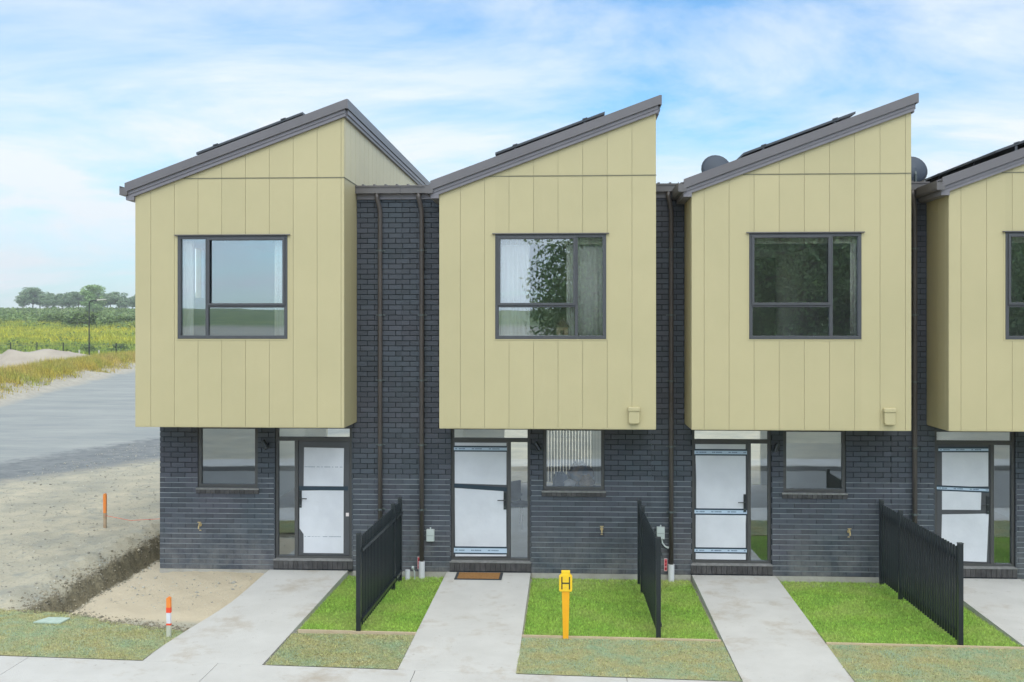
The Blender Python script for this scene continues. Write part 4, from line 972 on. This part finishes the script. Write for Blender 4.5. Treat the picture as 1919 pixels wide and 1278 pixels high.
# ------------------------------------------------------------------ marker post, stakes, cover
hp = thing('hydrant_marker', (-.03, -3.385, 0), 'yellow marker post with a black letter H on the verge', 'marker post')
x, y = -.03, -3.40
b = MB(); b.bar([(x-.035, -.08), (x+.035, -.08), (x+.053, .70), (x-.053, .70)], y-.02, y+.02); b.build('post', 'yellow', hp, bevel=.004)
b = MB(); b.bar([(x-.088, .66), (x-.078, .64), (x+.078, .64), (x+.088, .66), (x+.088, .845), (x+.06, .87), (x-.06, .87), (x-.088, .845)], y-.034, y+.034); b.bar([(x-.052, .87), (x+.052, .87), (x+.058, .885), (x+.058, .915), (x-.058, .915), (x-.058, .885)], y-.03, y+.03); b.build('head', 'yellow_head', hp, bevel=.004)
b = MB(); b.box(x-.058, x-.043, y-.038, y-.0345, .672, .838); b.box(x+.043, x+.058, y-.038, y-.0345, .672, .838); b.box(x-.043, x+.043, y-.038, y-.0345, .745, .763); b.build('letter_h', 'black_paint', hp)
b = MB(); b.tube([(x, y-.0345, .70), (x, y-.038, .70)], .006, 8); b.tube([(x, y-.0345, .80), (x, y-.038, .80)], .006, 8); b.build('screw', 'brass', hp)
st = thing('survey_stake', (-9.42, 3.46, 0), 'orange topped wooden stake standing in the gravelly earth far left', 'stake', 'survey stakes')
zb = float(hgt(-9.42, 3.46)); x, y = -9.42, 3.46
MB().bar([(x-.024, zb-.1), (x+.024, zb-.1), (x+.026, zb+.30), (x-.026, zb+.30)], y-.024, y+.024).build('stake', 'raw_wood', st)
MB().bar([(x-.026, zb+.30), (x+.026, zb+.30), (x+.030, zb+.66), (x+.012, zb+.70), (x-.022, zb+.69), (x-.030, zb+.64)], y-.026, y+.026).build('painted_top', 'orange', st)
MB().tube([(x-.03, y, zb+.24), (x+.03, y-.03, zb+.25), (x+.55, y-.05, zb+.16), (x+1.3, y, zb+.20)], .004, 5).build('string', 'orange_red', st)
st = thing('survey_stake', (-5.37, -3.62, 0), 'short orange and white stake with red bands by the leftmost path', 'stake', 'survey stakes')
x, y = -5.38, -3.60
MB().box(x-.028, x+.028, y-.018, y+.018, -.08, .16).build('stake', 'pale_wood', st)
MB().box(x-.030, x+.030, y-.020, y+.020, .16, .185).build('red_band', 'orange_red', st)
MB().box(x-.028, x+.028, y-.018, y+.018, .185, .33).build('white_band', 'white_plastic', st)
MB().box(x-.031, x+.031, y-.021, y+.021, .33, .40).build('red_band', 'orange_red', st)
MB().bar([(x-.030, .40), (x+.030, .40), (x+.028, .53), (x+.0, .545), (x-.030, .525)], y-.020, y+.020).build('painted_top', 'orange', st)
cp = MB(); cp.poly([(-7.52, -3.10, .012), (-7.12, -3.12, .012), (-7.10, -2.86, .012), (-7.42, -2.84, .012), (-7.52, -3.10, .030), (-7.12, -3.12, .030), (-7.10, -2.86, .030), (-7.42, -2.84, .030)], [(4, 5, 6, 7), (0, 1, 5, 4), (1, 2, 6, 5), (2, 3, 7, 6), (3, 0, 4, 7)])
tag(cp.build('utility_cover', 'cover_plate'), 'pale green utility cover lying in the grass at the far left', 'utility cover')

# ------------------------------------------------------------------ stones and clods on the bare earth
def stones(name, P, r, m, lab, cat):
    n = len(P); oct_ = np.array([(1, 0, 0), (0, 1, 0), (-1, 0, 0), (0, -1, 0), (0, 0, .8), (0, 0, -.6)], float)
    F = np.array([(0, 1, 4), (1, 2, 4), (2, 3, 4), (3, 0, 4), (1, 0, 5), (2, 1, 5), (3, 2, 5), (0, 3, 5)])
    a = rng.uniform(0, 6.28, n); c, s_ = np.cos(a), np.sin(a)
    v = oct_[None]*r[:, None, None]*rng.uniform(.6, 1.3, (n, 6, 1)); vx = v[..., 0]*c[:, None]-v[..., 1]*s_[:, None]; vy = v[..., 0]*s_[:, None]+v[..., 1]*c[:, None]
    V_ = np.stack([vx, vy, v[..., 2]], 2)+P[:, None]
    o = npmesh(name, V_.reshape(-1, 3), (F[None]+6*np.arange(n)[:, None, None]).reshape(-1, 3), m); tag(o, lab, cat, kind='stuff')
n = 13000; x = rng.uniform(-15, -5.2, n); y = rng.uniform(-2.4, 18, n)**1.0; k_ = (x < -7.0) | (y < -0.05)
x, y = x[k_], y[k_]; P = np.stack([x, y, hgt(x, y)+.002], 1)
stones('gravel', P, rng.gamma(1.6, .005, len(x))+.003, 'pebble', 'loose grey stones scattered over the bare earth', 'gravel')
n = 4200; y = rng.uniform(-2.5, 4.0, n); sd = rng.random(n); x = np.where(sd < .45, -8.08+rng.normal(0, .10, n), np.where(sd < .6, -7.25+rng.normal(0, .05, n), -7.85+rng.normal(0, .08, n)))
q = 900; x = np.concatenate([x, rng.uniform(-7.3, -5.1, q)]); y = np.concatenate([y, -2.62-.28*(x[-q:]+7.3)+rng.normal(0, .10, q)])
P = np.stack([x, y, hgt(x, y)+.003], 1); stones('soil_clods', P, rng.gamma(1.5, .0058, len(x))+.003, 'clod', 'crumbly brown clods along the trench and the dirt edge', 'soil')

# ------------------------------------------------------------------ grass bank, field, scrub
def tufts(name, x, y, hh, nb, spread, m, lab, wd=.03, lean=.5):
    P0 = np.stack([x, y, hgt(x, y)-.03], 1); P = np.repeat(P0, nb, 0); P[:, :2] += rng.normal(0, spread, (len(P), 2))
    H_ = np.repeat(hh, nb); v, f = blades(P, 1.0, wd, lean)
    v = v.reshape(-1, 3, 3); v[:, 2] = P+(v[:, 2]-P)*H_[:, None]; o = npmesh(name, v.reshape(-1, 3), f, m); tag(o, lab, 'grass', kind='stuff')
n = 5200; y = rng.uniform(14, 94, n); s = np.abs(rng.normal(3.4, 1.5, n))+.9; x = xr_verge(y)-s
tufts('bank_grass', x, y, rng.uniform(.25, .75, n)*(1-.5*(s < 1.6)), 16, .22, 'bank_blade', 'yellow dry grass tufts on the bank beside the yard', .022, .6)
def field(n, d0, d1, hh, m, lab):
    D = d0+rng.random(n)*(d1-d0); a = -rng.uniform(.30, .66, n); x = a*D; y = D-17.6; k_ = (y > 98) & (wob(x, y, .11, 3)+rng.normal(0, .6, n) > -.7); x, y = x[k_], y[k_]
    tufts('field_grass', x, y, rng.uniform(.5, 1.2, len(x))*hh, 14, .75, m, lab, .09, 1.1)
field(4200, 112, 158, .75, 'reed_blade', 'green rough grass just beyond the wire fence')
field(6200, 150, 235, 1.0, 'field_blade', 'tall yellow grass covering the middle of the field')
n = 230; D = 116+rng.random(n)*90; a = -rng.uniform(.30, .66, n); x = a*D; y = D-17.6
GB = (x, y)
def leafcloud(cent, rad, n, size):
    """leaf quads in the volumes of several ellipsoid clumps"""
    cent = np.asarray(cent, float); rad = np.asarray(rad, float); w_ = rad.prod(1)**.66; idx = rng.choice(len(cent), n, p=w_/w_.sum())
    d = rng.normal(size=(n, 3)); d /= np.linalg.norm(d, axis=1)[:, None]; rr = rng.uniform(.55, 1.05, n)[:, None]
    P = cent[idx]+d*rad[idx]*rr
    u = rng.normal(size=(n, 3)); u /= np.linalg.norm(u, axis=1)[:, None]; v_ = np.cross(u, d+rng.normal(0, .4, (n, 3))); v_ /= np.linalg.norm(v_, axis=1)[:, None]+1e-9
    sz = size*rng.uniform(.5, 1.2, n)[:, None]
    V_ = np.stack([P-u*sz, P-v_*sz*.6, P+u*sz, P+v_*sz*.6], 1).reshape(-1, 3); return V_, np.arange(4*n).reshape(-1, 4)
v, f = leafcloud(np.stack([GB[0], GB[1], hgt(*GB)+.4], 1), np.stack([rng.uniform(.7, 2.2, n), rng.uniform(.7, 1.6, n), rng.uniform(.4, .9, n)], 1), 5000, .22)
o = npmesh('low_bushes', v, f, 'leaf_bush', 4); tag(o, 'scattered low green bushes among the yellow field grass', 'bushes', kind='stuff')
# scrub (uncountable) on the slope
n = 1500; D = 205+rng.random(n)*240; a = -rng.uniform(.28, .70, n); x = a*D; y = D-17.6; z = hgt(x, y)
cc = np.stack([x, y, z+.2], 1); rr = np.stack([rng.uniform(1.2, 4.0, n), rng.uniform(1.2, 3, n), rng.uniform(.5, 1.3, n)*np.where(D > 380, .5, 1)], 1)
v, f = leafcloud(cc, rr, 45000, .42); o = npmesh('scrub', v, f, 'leaf_bush', 4); tag(o, 'low green scrub covering the slope below the far trees', 'scrub', kind='stuff')

def tree_proto(h, cr, nleaf, leaf, lm, seed, crown_lo=.35, clumps=16, cy=1.0):
    random.seed(seed); t = MB(); pts = [(0, 0, -.3), (random.uniform(-.1, .1)*h*.2, 0, h*.25), (random.uniform(-.1, .1)*h*.3, .02*h, h*.55), (0, 0, h*.86)]
    t.tube(pts, [h*.026, h*.020, h*.013, h*.003], 8)
    cen = []; rad = []
    for i in range(clumps):
        a = random.uniform(0, 6.28); r = cr*math.sqrt(random.random())*.72; zz = h*random.uniform(crown_lo+.12, .90)
        sh = 1-abs((zz/h-(crown_lo+1)/2)/(1.1-crown_lo))*.9; r *= sh
        c = (r*math.cos(a), r*math.sin(a)*cy, zz); cen.append(c); q = cr*random.uniform(.24, .46)*(.6+.4*sh); rad.append((q, q*cy, q*.8))
        b0 = h*random.uniform(.2, .55); t.tube([(0, 0, b0), (c[0]*.5, c[1]*.5, (b0+c[2])/2+.02*h), c], [h*.010, h*.006, h*.002], 5)
    v, f = leafcloud(cen, rad, nleaf, leaf)
    tm = bpy.data.meshes.new('trunk'); tm.from_pydata(t.v, [], t.f); tm.materials.append(M['bark'])
    cm = npmesh('crown', v, f, lm, 4); me = cm.data; bpy.data.objects.remove(cm); return tm, me
def plant_tree(proto, x, y, sc, rz, lab, grp, name='tree', cat='tree', z=None):
    t = thing(name, (x, y, float(hgt(x, y)) if z is None else z), lab, cat, grp); t.scale = (sc[0], sc[0], sc[1]); t.rotation_euler[2] = rz
    for nm, me in zip(('trunk', 'crown'), proto):
        o = bpy.data.objects.new(nm, me); C.objects.link(o); o.parent = t
far = [tree_proto(10, 5.2, 2600, .42, 'leaf_far', s, .16, 22) for s in (1, 2, 3)]
mat('leaf_tall', (0.22, 0.34, 0.13), 0.9, (0.27, 0.38, 0.15), 0.15, island=0.35)
tall = tree_proto(14, 5.6, 5200, .34, 'leaf_tall', 14, .02, 40)
# row along the far ridge: direction a = x/D, at D metres
random.seed(5)
a = -.528
i = 0
while a < -.33:
    D = random.uniform(425, 455); hsc = .80+.09*math.sin(i*1.3)+random.uniform(-.09, .09)
    if a > -.445: hsc *= .85
    if i == 0: hsc *= .72
    plant_tree(far[i % 3], a*D, D-17.6, (hsc*1.25, hsc), random.uniform(0, 6), 'dark spreading tree in the row on the far ridge', 'trees along the far ridge'); a += random.uniform(.006, .009); i += 1
plant_tree(tall, -.4585*350, 350-17.6, (.95, .74), .4, 'tall pointed tree standing in front of the far ridge row, above the street lamp', None)
bush = tree_proto(3, 2.3, 1500, .20, 'leaf_bush', 21, .0, 12)
for (u, vv_, D, s, lab) in ((125, 622, 215, 1.25, 'large round dark shrub left of the street lamp in the field'), (72, 612, 235, .95, 'mid green shrub far left on the slope'), (192, 620, 225, .85, 'dark shrub right of the street lamp'), (182, 622, 222, .6, 'small shrub just right of the lamp pole'), (232, 608, 245, .8, 'green shrub beside the corner of the leftmost house'), (205, 655, 128, .5, 'low shrub behind the wire fence'), (148, 655, 125, .45, 'low bush at the foot of the lamp pole')):
    a = (u-1064.3)/1980; x = a*D; y = D-17.6
    plant_tree(bush, x, y, (s*1.5, s), u*.1, lab, None, 'shrub', 'shrub')

# sand pile, wire fence, lamp
def pile(cx, cy, rx, ry, h_, lab):
    n = 40; v = []; f = []
    for i in range(n+1):
        for j in range(n+1):
            a, b = i/n*2-1, j/n*2-1; r = math.hypot(a, b); zz = h_*max(0, min(1, (1-r)*1.9))*(1+.08*math.sin(9*a+4*b)); x, y = cx+a*rx, cy+b*ry
            v.append((x, y, float(hgt(x, y))+zz-.06))
    for i in range(n):
        for j in range(n): f.append((i*(n+1)+j, (i+1)*(n+1)+j, (i+1)*(n+1)+j+1, i*(n+1)+j+1))
    tag(MB().poly(v, f).build('sand_pile', 'sand_pile', smooth=True), lab, 'sand pile')
pile(-48.0, 76, 5.6, 4, 1.75, 'flat topped grey sand heap in front of the wire fence'); pile(-55.5, 80, 5.2, 4, 1.3, 'lower sand heap at the left edge of the picture')
wf = thing('wire_fence', (-60, 97, 0), 'long wire mesh fence on dark posts along the far field', 'fence')
for q in range(24):
    x = -92+q*3.0; z = float(hgt(x, 97)); p = MB().tube([(x, 97, z-.2), (x, 97, z+1.95)], .06, 8); p.build('post', 'black_powder', wf)
m_ = MB()
for zz in (.12, .6, 1.1, 1.6, 1.78): m_.tube([(x, 97, float(hgt(x, 97))+zz) for x in np.linspace(-92, -23, 24)], .009, 4)
for q in range(460): x = -92+q*.15; z = float(hgt(x, 97)); m_.box(x, x+.006, 96.997, 97.003, z+.1, z+1.78)
m_.build('mesh', 'galv', wf)
lp = thing('street_lamp', (-51.9, 96.0-1.5, 0), 'tall thin dark street lamp standing by the wire fence', 'street lamp')
x, y, z = -51.9, 96.0-1.5, float(hgt(-51.9, 94.5))
MB().tube([(x, y, z), (x, y, z+6.2), (x+.15, y, z+6.55), (x+1.0, y, z+6.65)], [.075, .055, .05, .04], 10).build('pole', 'black_powder', lp)
MB().bar([(x+.9, z+6.60), (x+1.9, z+6.66), (x+1.9, z+6.74), (x+.9, z+6.76)], y-.12, y+.12).build('lamp_head', 'pale_post', lp)
for (x, lab) in ((-51.4, 'short pale post at the foot of the street lamp'), (-53.6, 'short pale post left of the street lamp')):
    y = 95.8; z = float(hgt(x, y)); tag(MB().tube([(x, y, z), (x, y, z+1.2)], .09, 10).build('marker_post', 'pale_post'), lab, 'post', 'pale posts at the wire fence')

# ------------------------------------------------------------------ across the street (seen only as reflections in the glass)
near_t = [tree_proto(13, 6.4, 30000, .13, 'leaf_near', s, .05, 44) for s in (31, 32)]
random.seed(11)
for i, (x, y) in enumerate(((3.4, -44), (13.5, -46), (3.5, -53), (6.5, -60), (20, -43), (24, -47), (31, -44), (38, -48), (11, -55), (27, -56), (46, -46), (17, -50))):
    plant_tree(near_t[i % 2], x, y, (random.uniform(.95, 1.15), random.uniform(.95, 1.2)), random.uniform(0, 6), 'large leafy tree across the street, seen mirrored in the windows', 'trees across the street')

# ------------------------------------------------------------------ hazy air
hb = MB(); hb.box(-640, 420, -420, 880, -2.5, 60)
m = bpy.data.materials.new('haze'); m.use_nodes = True; t = m.node_tree; t.nodes.clear()
o = N(t, 'ShaderNodeOutputMaterial'); pv = N(t, 'ShaderNodeVolumePrincipled'); pv.inputs['Color'].default_value = (0.95, 0.98, 1.0, 1); pv.inputs['Density'].default_value = 0.00055; pv.inputs['Anisotropy'].default_value = 0.2
t.links.new(pv.outputs[0], o.inputs['Volume']); M['haze'] = m
tag(hb.build('haze', 'haze'), kind='stuff')
